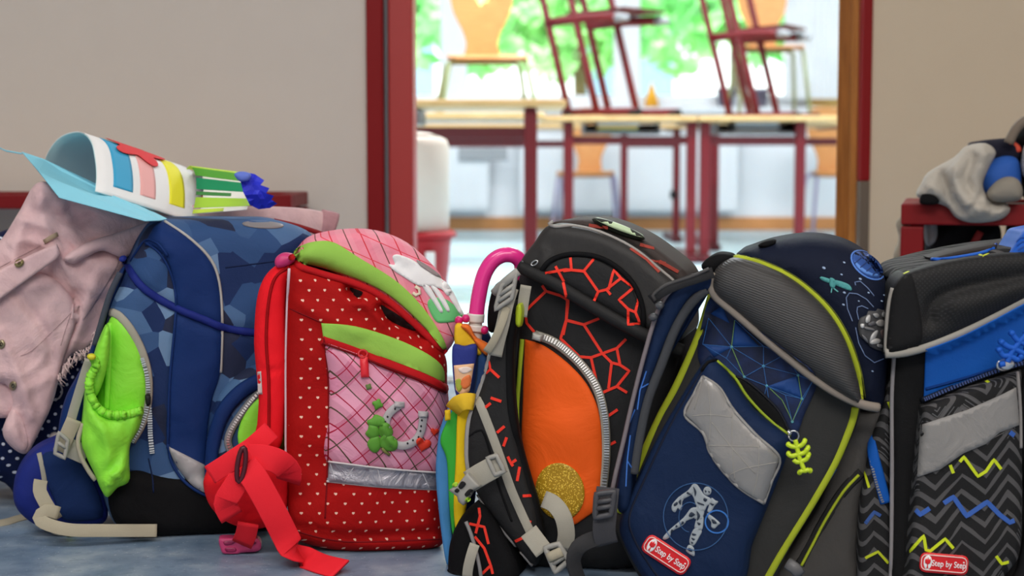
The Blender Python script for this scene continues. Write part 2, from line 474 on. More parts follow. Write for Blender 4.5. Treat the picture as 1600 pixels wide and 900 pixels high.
# windows
def glass_mat():
    n = NT('window_glass'); t = n.t; out = [x for x in t.nodes if x.type == 'OUTPUT_MATERIAL'][0]
    tr = n.node('ShaderNodeBsdfTransparent'); tr.inputs[0].default_value = (.96, .98, .97, 1)
    gl = n.node('ShaderNodeBsdfGlossy'); gl.inputs['Roughness'].default_value = .02
    fr_ = n.node('ShaderNodeFresnel'); fr_.inputs[0].default_value = 1.45
    mx = n.node('ShaderNodeMixShader'); n.link(fr_.outputs[0], mx.inputs[0]); n.link(tr.outputs[0], mx.inputs[1]); n.link(gl.outputs[0], mx.inputs[2])
    n.link(mx.outputs[0], out.inputs[0]); return n.mat
m_glass = glass_mat()
posts = [-.38 + 1.13 * k for k in range(-2, 5)]
for i, (a, b) in enumerate(zip(posts, posts[1:])):
    w = bpy.data.objects.new('window_%d' % (i + 1), None); COL.objects.link(w); w.location = (0, 0, 0); w['kind'] = 'structure'
    bm = bmesh.new(); e = .085
    for lo, hi in (((a, BY + .02, .8), (a + e, BY + .1, 2.75)), ((b - e, BY + .02, .8), (b, BY + .1, 2.75)),
                   ((a + e, BY + .02, .8), (b - e, BY + .1, .88)), ((a + e, BY + .02, 2.66), (b - e, BY + .1, 2.75))): box_bm(bm, lo, hi, None, .004)
    link_bm('window_frame', bm, m_white, w, False)
    box('pane', (a + e, BY + .05, .88), (b - e, BY + .056, 2.66), m_glass, w, bev=0)
struct(box('wall_back_side_left', (-3.5, BY, .79), (posts[0], BY + .12, 2.75), m_white, bev=0))
struct(box('wall_back_side_right', (posts[-1], BY, .79), (5, BY + .12, 2.75), m_white, bev=0))
# door frame, left and right, and the leaf swung into the classroom
dj = bpy.data.objects.new('door_1', None); COL.objects.link(dj); dj['kind'] = 'structure'
x0, x1 = W(573, 240, WY - .012).x, W(599, 240, WY - .012).x
box('frame_face', (x0, WY - .012, 0), (x1, WY + .03, 2.12), m_red2, dj, .004)
x2 = W(607, 240, WY + .02).x; x3 = W(646, 240, WY + .03).x
box('seal', (x1, WY + .012, 0), (x2, WY + .05, 2.12), m_grey, dj, .004)
box('frame_jamb', (x2, WY + .02, 0), (x3, WY + .16, 2.12), m_red, dj, .004)
xa = W(1344, 240, WY - .005).x
zc_ = W(1350, 283, WY).z
box('frame_face', (xa, WY - .008, zc_), (xr + .002, WY + .15, 2.12), m_red2, dj, .004)
tag(box('kick_plate', (xa, WY - .006, 0), (xr + .002, WY + .15, zc_), M(112, 100, 88, .5, metal=.3, nm='worn_metal'), dj, .003), 'worn grey-brown foot of the red frame')
# leaf (edge towards us), turned about its hinge
lx = W(1342, 240, WY + .03).x
Mh = Matrix.Translation((lx, WY + .03, 0)) @ Matrix.Rotation(math.radians(-26), 4, 'Z')
wl = (W(1342, 240, WY).x - W(1306, 240, WY).x) * 1.02
leaf = box('door_leaf', (-wl, 0, .008), (-wl * .40, .92, 2.05), m_doorwood, dj, .004, Mh)
box('door_rebate', (-wl * .40, -.006, .008), (0, .90, 2.05), m_doorwood2, dj, .005, Mh)
box('door_header', (x1, WY - .01, 2.06), (xa, WY + .12, 2.12), m_red2, dj, .004)
struct(box('baseboard_left', (-4, WY - .012, 0), (xl, WY, .07), m_base, bev=.003))
struct(box('baseboard_right', (xr, WY - .012, 0), (4, WY, .07), m_base, bev=.003))
# lamp housings at the ceilings, also for the added fill lamps
def lamp_housing(x, y, z, sx, sy, label, g):
    e = empty('ceiling_lamp_or_fill', Matrix.Translation((x, y, z)), label, 'lamp', g)
    bm = bmesh.new()
    for lo, hi in (((-sx / 2 - .04, -sy / 2 - .04, .01), (sx / 2 + .04, -sy / 2, .08)), ((-sx / 2 - .04, sy / 2, .01), (sx / 2 + .04, sy / 2 + .04, .08)),
                   ((-sx / 2 - .04, -sy / 2, .01), (-sx / 2, sy / 2, .08)), ((sx / 2, -sy / 2, .01), (sx / 2 + .04, sy / 2, .08)), ((-sx / 2, -sy / 2, .04), (sx / 2, sy / 2, .08))): box_bm(bm, lo, hi)
    link_bm('housing', bm, m_white, e, False)
for (x, y, z, sx, sy, p), l in zip(LAMPS, ('over the jacket and blue satchel', 'over the navy and black satchels', 'added unseen behind the camera to light the bags from the front')): lamp_housing(x, y, z, sx, sy, 'white square ceiling lamp ' + l, 'corridor ceiling lamps')
for (x, y), l in zip(ROOMFILL, ('left, nearest the door', 'right, nearest the door', 'left, nearest the windows', 'right, nearest the windows', 'farthest right')): lamp_housing(x, y, 2.9, 1.3, .35, 'added unseen fill lamp under the classroom ceiling, ' + l, 'added classroom fill lamps')

# ------------------------------------------------------------------ outside the windows
m_leaf = [NT('leaves').finish(c, .55, bump=0, var=0, spec=.3) for c in (C(126, 190, 118, 1.6), C(150, 206, 136, 1.6), C(110, 172, 118, 1.6))]
m_trunk = M(110, 90, 70, .9, bump=.3, bscale=20, nm='bark')
def tree(x, y, h, z0, rx, rz, n, mi, label):
    e = empty('tree', Matrix.Translation((x, y, -.3)), label, 'tree', None)
    tube('trunk', [(0, 0, 0), (.05, 0, z0 * .6), (0, .05, z0 + rz)], .13, m_trunk, e, 10, rf=lambda t: 1 - .6 * t)
    rnd = random.Random(int(x * 37 + y * 11)); bm = bmesh.new()
    cl = [(rnd.uniform(-.9, .9) * rx, rnd.uniform(-.6, .6) * rx, z0 + rz * rnd.uniform(.2, 1.9), rnd.uniform(.25, .45) * rx) for _ in range(30)]
    for _ in range(n):
        c = rnd.choice(cl); d = Vector((rnd.gauss(0, 1), rnd.gauss(0, 1), rnd.gauss(0, 1))).normalized() * c[3] * rnd.uniform(.5, 1)
        p = Vector(c[:3]) + d; a = Vector((rnd.gauss(0, 1), rnd.gauss(0, 1), rnd.gauss(0, 1))).normalized() * .13; b = a.orthogonal().normalized() * .07
        bm.faces.new([bm.verts.new(p + q) for q in (-a, b, a, -b)])
    o = link_bm('foliage', bm, m_leaf[mi], e, False, False); o['kind'] = 'stuff'
tree(-1.2, 14.5, 4, 1.62, 1.15, .9, 2600, 0, 'leafy green tree outside the window at the left door jamb')
tree(.75, 18.6, 4, 1.8, 1.4, 1.1, 3200, 1, 'light green tree outside the window left of the red metal chairs')
tree(2.0, 14.5, 4, 1.72, 1.15, .9, 2600, 0, 'green tree outside the window behind the left red metal chair')
tree(4.2, 18.6, 4, 1.85, 1.4, 1.1, 3200, 2, 'darker green tree outside the window behind the right red metal chair')
tree(5.0, 14.0, 4, 1.5, 1.1, .9, 2200, 1, 'pale green tree hidden beyond the white curtain')
yard = tag(box('yard', (-30, 10.7, -.4), (40, 60, -.3), wall_mat('pale_paving', (225, 222, 212), 1.1), bev=0), kind='structure')
bld = empty('building', Matrix.Translation((4, 27, -.3)), 'long white sunlit building behind the trees outside the classroom', 'building')
box('facade', (-22, 0, 0), (22, 8, 4.2), m_white, bld, 0)
box('roof', (-22.4, -.5, 4.2), (22.4, 8.4, 4.45), M(150, 150, 150, .8), bld, 0)
for k in range(10):
    f = box('window', (-19 + 4 * k, -.04, 1.6), (-17.2 + 4 * k, .02, 3.1), m_white, bld, 0)
    box('pane', (-18.9 + 4 * k, -.06, 1.7), (-17.3 + 4 * k, -.041, 3.0), M(120, 150, 170, .15, bump=0, nm='far_glass'), f, 0)

# ------------------------------------------------------------------ classroom furniture
def ewidth(px0, px1, Y): return (px1 - px0) / F * Y
def table(xa, xb, ya, yb, h, label, legs, leg=.046):
    """school table on two columns with foot bars; legs = where the columns stand, as x"""
    e = empty('school_table', Matrix.Translation(((xa + xb) / 2, (ya + yb) / 2, 0)), label, 'table')
    hx, hy = (xb - xa) / 2, (yb - ya) / 2; cx = (xa + xb) / 2
    box('tabletop', (-hx, -hy, h - .025), (hx, hy, h), m_top, e, .006)
    ls = [l - cx for l in legs]
    for l in ls:
        box('leg', (l - leg / 2, -hy + .06, .036), (l + leg / 2, -hy + .06 + leg, h - .036), m_redfurn, e, .006)
        box('foot_bar', (l - .03, -hy, .0), (l + .03, hy, .036), m_redfurn2, e, .008)
        box('top_bar', (l - .02, -hy + .03, h - .036), (l + .02, hy - .03, h - .025), m_redfurn2, e, .002)
    if len(ls) > 1: box('rail', (ls[0] + leg / 2, -hy + .068, h - .13), (ls[1] - leg / 2, -hy + .092, h - .092), m_redfurn2, e, .003)
    return e
def lx_(px, ya): return W(px, 250, ya + .083).x
def tray(x0_, x1_, y0_, y1_, z, label, c):
    e = empty('storage_tray', Matrix.Translation(((x0_ + x1_) / 2, (y0_ + y1_) / 2, z)), label, 'tray')
    hx, hy = (x1_ - x0_) / 2, (y1_ - y0_) / 2
    bm = bmesh.new(); t = .006
    for lo, hi in (((-hx, -hy, 0), (hx, hy, t)), ((-hx, -hy, t), (hx, -hy + t, .012)), ((-hx, hy - t, t), (hx, hy, .05)), ((-hx, -hy + t, t), (-hx + t, hy - t, .05)), ((hx - t, -hy + t, t), (hx, hy - t, .05))): box_bm(bm, lo, hi)
    link_bm('tray_body', bm, M(120, 118, 122, .5, nm='grey_plastic'), e, False)
    rnd = random.Random(len(label))
    for k in range(3):
        w_ = rnd.uniform(.5, .8) * hx
        box('paper_stack', (-w_, -hy * .8, t + .016 * k), (w_ * rnd.uniform(.5, 1), hy * .8, t + .016 * (k + 1)), M(*c[k % len(c)], .7), e, .001)
t1x = W(884, 160, 5.5).x
table(t1x - 1.3, t1x, 5.42, 6.0, .682, 'nearest school table, red legs, its right end left of the stacked chairs', [t1x - 1.2, lx_(829, 5.42)])
tray(t1x - .85, t1x - .5, 5.46, 5.9, .60, 'black tray of papers under the nearest table', [(200, 205, 225), (230, 230, 230)])
a0, a1, b1 = W(846, 190, 7.3).x, W(1092, 190, 7.3).x, W(1330, 190, 7.3).x
table(a0, a1 - .006, 7.3, 7.92, .672, 'middle school table under the left red metal chair', [lx_(888, 7.3), lx_(1080, 7.3)])
table(a1, b1, 7.3, 7.92, .672, 'school table right of centre, its red legs beside the wood door', [lx_(1101, 7.3), lx_(1250, 7.3)])
tray(a0 + .2, a0 + .55, 7.42, 7.75, .59, 'tray of colourful papers under the middle table', [(120, 190, 200), (236, 200, 90), (230, 230, 230)])
tray(a1 + .1, a1 + .5, 7.42, 7.75, .59, 'tray of pale papers under the table right of centre', [(200, 205, 215), (90, 95, 105)])
table(-1.15, .14, 6.75, 7.25, .672, 'school table behind the nearest one, carrying the round-backed chair', [-1.05, lx_(829, 6.75)])
table(1.0, b1 + .4, 8.2, 9.35, .672, 'far school table under the right red metal chair', [lx_(1116, 8.2), lx_(1340, 8.2)])
table(-1.3, .385, 8.9, 9.5, .665, 'far school table low behind the white bin', [-1.2, lx_(888, 8.9)])
t7 = table(.57, .985, 9.0, 9.55, .665, 'far school table in front of the radiator', [lx_(975, 9.0), lx_(1057, 9.0)], .04)

kp = t7.matrix_world.inverted() @ W(1052, 304, 9.06)
lathe('height_knob', [(.004, -.02), (.024, -.016), (.024, .016), (.004, .02)], m_black, t7, 14, Matrix.Translation(kp) @ Matrix.Rotation(math.pi / 2, 4, 'Y'))
m_glide = M(150, 152, 156, .4, metal=.4, nm='grey_glide')
def metal_chair(x, y, z, f, wv, H, L, label):
    """steel chair: two side frames, each of skid, two leaning tubes and a seat arm with a grey cap; seat and back of plywood"""
    e = empty('metal_chair', Matrix.Translation((x, y, z)), label, 'chair', None)
    f = Vector((f[0], f[1], 0)).normalized(); wv = Vector((wv[0], wv[1], 0)); up = Vector((0, 0, 1)); ln = -.29
    for s_ in (0, 1):
        o = wv * s_
        tube('skid', [o + f * -.03 + up * .016, o + f * .4 + up * .016], .016, m_redfurn, e)
        for q, nm in ((0, 'upright'), (.165, 'upright')):
            tube(nm, [o + f * (q + ln * t) + up * (.02 + t) for t in (0, .25, .5, .75, 1.0)], .018, m_redfurn, e)
            g = o + f * (q + ln * .02)
        b0 = H * ln
        tube('seat_arm', [o + f * (b0 + L * t) + up * (H + .012 * math.sin(t * 3)) for t in (0, .25, .5, .75, .88)], .023, m_redfurn, e)
        tag(tube('arm_cap', [o + f * (b0 + L * t) + up * (H + .012 * math.sin(t * 3)) for t in (.86, .93, 1.0)], .025, m_glide, e, rf=lambda t: 1 - .45 * t), 'grey plastic end cap')
        for q in (.0, .38): tube('glide', [o + f * (q - .02) + up * .012, o + f * (q + .03) + up * .012], .018, m_black, e)
    bm = bmesh.new()
    for k in (.3, .97): pass
    A = [f * (H * ln + L * .25) + up * (H + .03), f * (H * ln + L * .95) + up * (H + .04), f * (H * ln + L * .95) + wv + up * (H + .04), f * (H * ln + L * .25) + wv + up * (H + .03)]
    v = [bm.verts.new(p) for p in A] + [bm.verts.new(p + up * .012) for p in A]
    for q in ((0, 1, 2, 3), (4, 5, 6, 7), (0, 1, 5, 4), (1, 2, 6, 5), (2, 3, 7, 6), (3, 0, 4, 7)): bm.faces.new([v[i] for i in q])
    link_bm('seat', bm, m_redfurn2, e, False)
    bm = bmesh.new(); A = [f * (ln * t) + wv * k + up * t + f * .02 for t, k in ((.78, .02), (.78, .98), (.99, .98), (.99, .02))]
    v = [bm.verts.new(p) for p in A] + [bm.verts.new(p + f * .012) for p in A]
    for q in ((0, 1, 2, 3), (4, 5, 6, 7), (0, 1, 5, 4), (1, 2, 6, 5), (2, 3, 7, 6), (3, 0, 4, 7)): bm.faces.new([v[i] for i in q])
    link_bm('backrest', bm, m_ply, e, False)
p = W(888, 168, 7.62)
metal_chair(p.x, p.y, .680, (.77, -.62), (.205, .22), .44, .47, 'red steel chair standing on the middle table, left of the two red ones')
p = W(1140, 186, 8.35)
metal_chair(p.x, p.y, .680, (.77, -.62), (.15, .28), .42, .47, 'red steel chair standing on the far table, right of the two red ones')

def wood_chair(x, y, z, rot, label, legc, hole=True, sh=.38):
    e = empty('wooden_chair', Matrix.Translation((x, y, z)) @ Matrix.Rotation(rot, 4, 'Z'), label, 'chair')
    # keyhole-shaped plywood shell: seat at sh, back rising from it (back at +y)
    B = [(-.07, 0), (-.07, .06), (-.085, .12), (-.125, .2), (-.14, .27), (-.135, .34), (-.1, .39), (0, .4), (.1, .39), (.135, .34), (.14, .27), (.125, .2), (.085, .12), (.07, .06), (.07, 0)]
    q = poly_path(smooth_path(B, True, .02), True, .02); pts, tris = fill(q, .025)
    bm = bmesh.new(); hc = (0, .265)
    def add(off): return [bm.verts.new(Vector((u, .16 + .12 * v - .25 * u * u * 4 + off, sh + .01 + v))) for u, v in pts]
    keep = [t for t in tris if not hole or math.dist((sum(pts[i][0] for i in t) / 3, sum(pts[i][1] for i in t) / 3), hc) > .024]
    for off, fl in ((0, False), (.011, True)):
        vv = add(off)
        for t in keep: bm.faces.new([vv[i] for i in (t[::-1] if fl else t)])
    link_bm('backrest', bm, m_ply, e)
    bm = bmesh.new(); S = smooth_path([(-.16, -.17), (-.17, 0), (-.12, .14), (0, .17), (.12, .14), (.17, 0), (.16, -.17), (0, -.19)], True, .03)
    pts2, tr2 = fill(S, .04)
    for off, fl in ((0, False), (.012, True)):
        vv = [bm.verts.new(Vector((u, v, sh + off - .25 * max(0, -v - .1)))) for u, v in pts2]
        for t in tr2: bm.faces.new([vv[i] for i in (t[::-1] if fl else t)])
    link_bm('seat', bm, m_ply, e)
    for s_ in (-1, 1):
        tube('leg_frame', smooth_path([(s_ * .15, -.13, sh - .01), (s_ * .165, -.15, sh - .03), (s_ * .2, -.2, .02), (s_ * .2, -.19, .012), (s_ * .2, .18, .012), (s_ * .2, .19, .02), (s_ * .165, .1, sh - .03), (s_ * .15, .09, sh - .01)], False, .05), .011, legc, e)
    tube('seat_rail', [(-.15, .09, sh - .012), (.15, .09, sh - .012)], .011, legc, e)
    return e
m_tubeg = M(170, 160, 190, .35, metal=.3, nm='lilac_tube', k=1.1)
m_tubey = M(150, 160, 120, .4, nm='olive_tube', k=1.0)
p = W(758, 100, 7.05); wood_chair(p.x, p.y, .673, math.radians(6), 'beech plywood chair with round back standing on a table', m_tubey, True, .24)
p = W(918, 100, 9.9); wood_chair(p.x, p.y, 0, math.radians(-8), 'plywood chair on the floor seen between red table legs', m_tubeg, False)
p = W(1310, 100, 9.85); wood_chair(p.x, p.y, 0, math.radians(5), 'plywood chair on the floor seen beside the wood door', m_tubeg, False)
p = W(1200, 100, 9.1); wood_chair(p.x, p.y, .673, math.radians(3), 'plywood chair on the far table behind the right red steel chair', m_tubey, False, .42)

# radiators, bins, things on the sill
def radiator(xa, xb, label):
    e = empty('radiator', Matrix.Translation(((xa + xb) / 2, BY - .08, .13)), label, 'radiator')
    h = (xb - xa) / 2
    box('front_panel', (-h, -.05, 0), (h, -.035, .5), m_white, e, .006)
    box('core', (-h + .01, -.034, .01), (h - .01, .03, .48), M(215, 218, 224, .6, k=1.0), e, .003)
    box('top_grille', (-h, -.034, .481), (h, .04, .5), m_white, e, .003)
    for k in range(int(2 * h / .1)): box('rib', (-h + .05 + .1 * k, -.054, .03), (-h + .06 + .1 * k, -.05, .47), m_white, e, .001)
radiator(.05, 1.46, 'white panel radiator under the window behind the table legs')
radiator(-1.6, -.15, 'white panel radiator left, behind the bins')
p0, p1 = W(716, 231, BY - .16), W(793, 251, BY - .16)
tag(box('vent_grille', (p0.x, BY - .15, p1.z), (p1.x, BY - .135, p0.z), M(150, 152, 156, .5, nm='grey_grille')), 'flat grey grille above the left white radiator', 'grille')
pb = W(640, 360, 4.6)
rb = empty('red_bin', Matrix.Translation((pb.x, pb.y, 0)), 'red plastic bin with flared rim just inside the door', 'bin')
rz = W(640, 360, 4.6).z; r_ = W(706, 360, 4.6).x - pb.x
lathe('bin_body', [(r_ * .8, 0.002), (r_ * .98, rz - .03), (r_ * 1.0, rz - .025), (r_ * 1.0, rz - .022)], M(166, 24, 32, .45, bump=.02, k=1.0, nm='red_plastic', spec=.25), rb)
lathe('rim', [(r_ * 1.0, rz - .02), (r_ * 1.1, rz - .018), (r_ * 1.12, rz - .008), (r_ * 1.02, rz), (r_ * .9, rz), (r_ * .9, rz - .02)], M(176, 34, 42, .45, bump=.02, k=1.0, nm='red_plastic', spec=.25), rb)
lab = tag(box('label', (r_ * .42, -r_ * .93, rz - .14), (r_ * .64, -r_ * .80, rz - .055), M(225, 220, 215, .6), rb, .002, None), 'white paper sticker')
wb = empty('white_bin', Matrix.Translation((pb.x, pb.y, rz)), 'tall white cylinder bin standing on the red bin', 'bin')
rw = W(702, 300, 4.6).x - pb.x; hw = W(640, 214, 4.6).z - rz
lathe('bin_body', [(rw, 0.001), (rw * 1.0, hw * .9), (rw * .94, hw * .97), (rw * .8, hw)], M(226, 212, 198, .5, bump=.02, k=.98, nm='white_plastic', spec=.15), wb)
lathe('lid', [(rw * .8, hw), (rw * .5, hw + .012), (rw * .1, hw + .016)], M(226, 212, 198, .5, bump=.02, k=.98, nm='white_plastic', spec=.15), wb)
p = W(1018, 172, BY - .06)
cn = tag(lathe('paper_cone', [(.05, 0), (.03, .08), (.004, .16)], NT('flame_paper').finish(C(250, 150, 40, 1.4), .7, var=0), None, 16, Matrix.Translation((p.x, p.y, .801))), 'orange and yellow paper cone on the window sill', 'paper cone')
for px, c, l in ((1134, (110, 110, 130), 'left grey pot on the window sill behind the right red chair'), (1186, (120, 110, 125), 'right grey pot on the window sill behind the right red chair')):
    p = W(px, 170, BY - .06); pt = empty('flower_pot', Matrix.Translation((p.x, p.y, .801)), l, 'pot')
    lathe('pot', [(.045, 0), (.06, .1), (.066, .1), (.066, .12), (.055, .12), (.05, .06)], M(*c, .6, k=1.2), pt, 18)
p = W(1290, 170, BY - .06)
tag(box('cardboard_box', (p.x - .1, p.y - .05, .801), (p.x + .1, p.y + .05, .9), M(230, 180, 110, .8, k=1.2), bev=.003), 'orange-brown cardboard box on the window sill by the curtain', 'box')
# white curtain at the right windows
bm = bmesh.new(); cx0, cx1 = W(1225, 100, BY - .2).x, W(1345, 100, BY - .2).x; n = 80
vv = [[bm.verts.new((cx0 + (cx1 - cx0) * i / n, BY - .2 + .025 * math.sin(i * .9), z)) for i in range(n + 1)] for z in (.85, 2.9)]
vb = [[bm.verts.new((cx0 + (cx1 - cx0) * i / n, BY - .197 + .025 * math.sin(i * .9), z)) for i in range(n + 1)] for z in (.85, 2.9)]
for i in range(n): bm.faces.new((vv[0][i], vv[0][i + 1], vv[1][i + 1], vv[1][i])); bm.faces.new((vb[0][i + 1], vb[0][i], vb[1][i], vb[1][i + 1]))
cur = tag(link_bm('curtain', bm, M(240, 242, 244, .8, k=1.0), None, True, False), 'white folded curtain hanging before the right window', 'curtain')
tube_rail = tag(tube('curtain_rail', [(-3.3, BY - .2, 2.92), (4.8, BY - .2, 2.92)], .012, m_white), 'white curtain rail above the windows', 'rail')

# ------------------------------------------------------------------ benches in the corridor
def bench(x0_, x1_, y0_, y1_, h, t, label, seatc, turn=0, px=0, rod=True):
    T = Matrix.Translation((px, y0_, 0)) @ Matrix.Rotation(math.radians(turn), 4, 'Z') @ Matrix.Translation((-px, -y0_, 0))
    e = empty('cloakroom_bench', T @ Matrix.Translation(((x0_ + x1_) / 2, (y0_ + y1_) / 2, 0)), label, 'bench')
    hx, hy = (x1_ - x0_) / 2, (y1_ - y0_) / 2
    for sx in (-1, 1):
        for sy in (-1, 1):
            box('leg', (min(sx * hx, sx * (hx - t)), min(sy * hy, sy * (hy - t)), 0.001), (max(sx * hx, sx * (hx - t)), max(sy * hy, sy * (hy - t)), h - t - .001), m_red, e, .003)
    for sy in (-1, 1): box('rail', (-hx, min(sy * hy, sy * (hy - t * .9)), h - t * .95), (hx, max(sy * hy, sy * (hy - t * .9)), h), m_red, e, .003)
    for sx in (-1, 1): box('cross_rail', (min(sx * hx, sx * (hx - t)), -hy + t, h - t * .9), (max(sx * hx, sx * (hx - t)), hy - t, h), m_red, e, .003)
    for k in range(3): box('seat_slat', (-hx + t, -hy + t + .01 + k * (2 * hy - 2 * t - .01) / 3, h - .028), (hx - t, -hy + t + (k + 1) * (2 * hy - 2 * t - .01) / 3, h - .006), seatc, e, .002)
    if rod: tube('lower_rod', [(-hx + t, 0, .14), (hx - t, 0, .14)], .009, m_grey, e)
bl = W(455, 305, 3.15).x
m_red = M(128, 16, 22, .5, bump=.03, bscale=60, nm='bench_red', k=1.05, spec=.25, var=.03)
bench(bl - 1.7, bl, 3.15, 3.41, W(440, 304, 3.15).z, .03, 'red steel bench against the left wall behind the blue bag', M(205, 200, 195, .6))
br = W(1408, 320, 2.66).x; BH = W(1420, 318, 2.66).z
bench(br, br + 1.3, 2.66, 3.0, BH, .037, 'red steel bench at the right wall holding the clothes', M(96, 92, 90, .6), -15, br, False)
# ------------------------------------------------------------------ fabrics
def fab(r, g, b, rough=.8, wr=.25, **kw): return M(r, g, b, rough, bump=.25, bscale=850, wr=wr, wscale=16, spec=.12, nm='fabric', **kw)
def web(r, g, b): return M(r, g, b, .75, bump=.35, bscale=1200, spec=.25, nm='webbing')
def plast(r, g, b, rough=.4, **kw): return M(r, g, b, rough, bump=.03, bscale=200, spec=.4, nm='plastic', **kw)
def camo_mat():
    n = NT('camo_fabric'); s = n.xyz()
    v = n.node('ShaderNodeTexVoronoi', voronoi_dimensions='2D'); v.inputs['Scale'].default_value = 33
    sk = n.m('MULTIPLY_ADD', s[1], .6, s[0])
    n.link(n.comb(sk, s[2]), v.inputs['Vector'])
    sp = n.node('ShaderNodeSeparateColor'); n.link(v.outputs['Color'], sp.inputs[0])
    c = n.ramp(sp.outputs[0], [(0, C(28, 46, 88)), (.2, C(46, 74, 118)), (.38, C(38, 44, 68)), (.5, C(74, 104, 144)), (.68, C(56, 84, 126)), (.84, C(102, 130, 164))], 'CONSTANT')
    return n.finish(c, .7, bump=.25, bscale=850, wr=.2, spec=.15)
def hearts_mat(base, dot, s_=.0195, rad=.0015, heart=True):
    n = NT('hearts_fabric'); s = n.xyz()
    v = n.m('DIVIDE', s[2], s_ * .62); row = n.m('FLOOR', v)
    u = n.m('ADD', n.m('DIVIDE', n.m('MULTIPLY_ADD', s[1], .7, s[0]), s_), n.m('MULTIPLY', row, .5))
    fx = n.m('MULTIPLY', n.m('SUBTRACT', n.m('FRACT', u), .5), s_ / rad)
    fy = n.m('MULTIPLY', n.m('SUBTRACT', n.m('FRACT', v), .5), s_ * .62 / rad)
    x2 = n.m('MULTIPLY', fx, fx); y2 = n.m('MULTIPLY', fy, fy); q = n.m('SUBTRACT', n.m('ADD', x2, y2), 1.0)
    if heart: f = n.m('SUBTRACT', n.m('MULTIPLY', n.m('MULTIPLY', q, q), q), n.m('MULTIPLY', x2, n.m('MULTIPLY', y2, fy)))
    else: f = q
    c = n.mix(n.m('LESS_THAN', f, 0.0), base, dot)
    return n.finish(c, .7, bump=.25, bscale=850, wr=.3, spec=.1)
def check_mat():
    n = NT('check_fabric'); s = n.xyz()
    x = n.m('MULTIPLY_ADD', s[1], .8, s[0]); z = s[2]
    p = n.m('MULTIPLY', n.m('ADD', x, z), .7071); q = n.m('MULTIPLY', n.m('SUBTRACT', z, x), .7071)
    p = n.m('MULTIPLY_ADD', x, .10, p)
    def line(c_, per, off, w): return n.m('LESS_THAN', n.m('ABSOLUTE', n.m('SUBTRACT', n.m('FRACT', n.m('ADD', n.m('DIVIDE', c_, per), off)), .5)), w / per / 2)
    c = n.mix(n.m('MULTIPLY', n.m('GREATER_THAN', n.m('FRACT', n.m('DIVIDE', p, .046)), .5), .55), C(204, 132, 158, 1.3), C(164, 88, 112, 1.3))
    c = n.mix(n.m('MULTIPLY', n.m('GREATER_THAN', n.m('FRACT', n.m('DIVIDE', q, .046)), .5), .35), c, C(218, 164, 184, 1.35))
    for cc, per, off, w, k in ((p, .03, .2, .0014, 1), (q, .046, .1, .0012, 1)): c = n.mix(line(cc, per, off, w), c, C(160, 24, 56, 1.2))
    for cc, per, off, w in ((p, .03, .7, .0016), (q, .046, .42, .0014)): c = n.mix(line(cc, per, off, w), c, C(84, 70, 56, 1.2))
    return n.finish(c, .7, bump=.2, bscale=850, wr=.3, spec=.1)
def flapcheck_mat():
    n = NT('check_flap_fabric'); s = n.xyz()
    x = s[0]; z = s[2]; p = n.m('ADD', n.m('MULTIPLY', x, .92), n.m('MULTIPLY', z, .4)); q = n.m('SUBTRACT', z, n.m('MULTIPLY', x, -.45))
    def line(c_, per, off, w): return n.m('LESS_THAN', n.m('ABSOLUTE', n.m('SUBTRACT', n.m('FRACT', n.m('ADD', n.m('DIVIDE', c_, per), off)), .5)), w / per / 2)
    c = n.mix(n.m('MULTIPLY', n.m('GREATER_THAN', n.m('FRACT', n.m('DIVIDE', p, .036)), .5), .4), C(220, 130, 148, 1.25), C(230, 152, 166, 1.25))
    c = n.mix(line(p, .036, .2, .0014), c, C(190, 50, 60, 1.4)); c = n.mix(line(p, .036, .7, .0014), c, C(104, 66, 60, 1.4))
    c = n.mix(line(q, .026, .2, .0011), c, C(200, 60, 76, 1.4))
    return n.finish(c, .7, bump=.2, bscale=850, wr=.3, spec=.1)
def chevron_mat():
    n = NT('chevron_fabric'); s = n.xyz()
    x = n.m('MULTIPLY_ADD', s[1], .75, s[0]); z = n.m('MULTIPLY_ADD', s[1], .15, s[2])
    per = .052; fx = n.m('ABSOLUTE', n.m('SUBTRACT', n.m('FRACT', n.m('DIVIDE', x, per)), .5))
    v = n.m('MULTIPLY_ADD', fx, per * 1.05, n.m('SUBTRACT', z, n.m('MULTIPLY', x, .28)))
    f = n.m('FRACT', n.m('DIVIDE', v, .0185))
    col = n.m('FLOOR', n.m('DIVIDE', v, .0185))
    thick = n.m('MULTIPLY_ADD', n.noise(18, 2), .9, -.10)
    on = n.m('LESS_THAN', f, thick)
    c = n.mix(on, C(33, 33, 34), C(80, 79, 80)); v2 = n.m('FRACT', n.m('DIVIDE', v, .0062))
    fine = n.m('MULTIPLY', n.m('LESS_THAN', v2, .25), n.m('GREATER_THAN', n.noise(11, 2), .56))
    c = n.mix(fine, c, C(86, 86, 88))
    return n.finish(c, .8, bump=.25, bscale=850, wr=.2, spec=.15)
def mesh_mat(c1, c2, sc=520):
    n = NT('mesh_fabric'); s = n.xyz()
    f = n.m('MULTIPLY', n.m('SINE', n.m('MULTIPLY', n.m('ADD', s[0], s[1]), sc * 2.4)), n.m('SINE', n.m('MULTIPLY', s[2], sc * 2.4)))
    return n.finish(n.mix(n.m('GREATER_THAN', f, .45), c1, c2), .7, bump=.4, bscale=500, spec=.35)
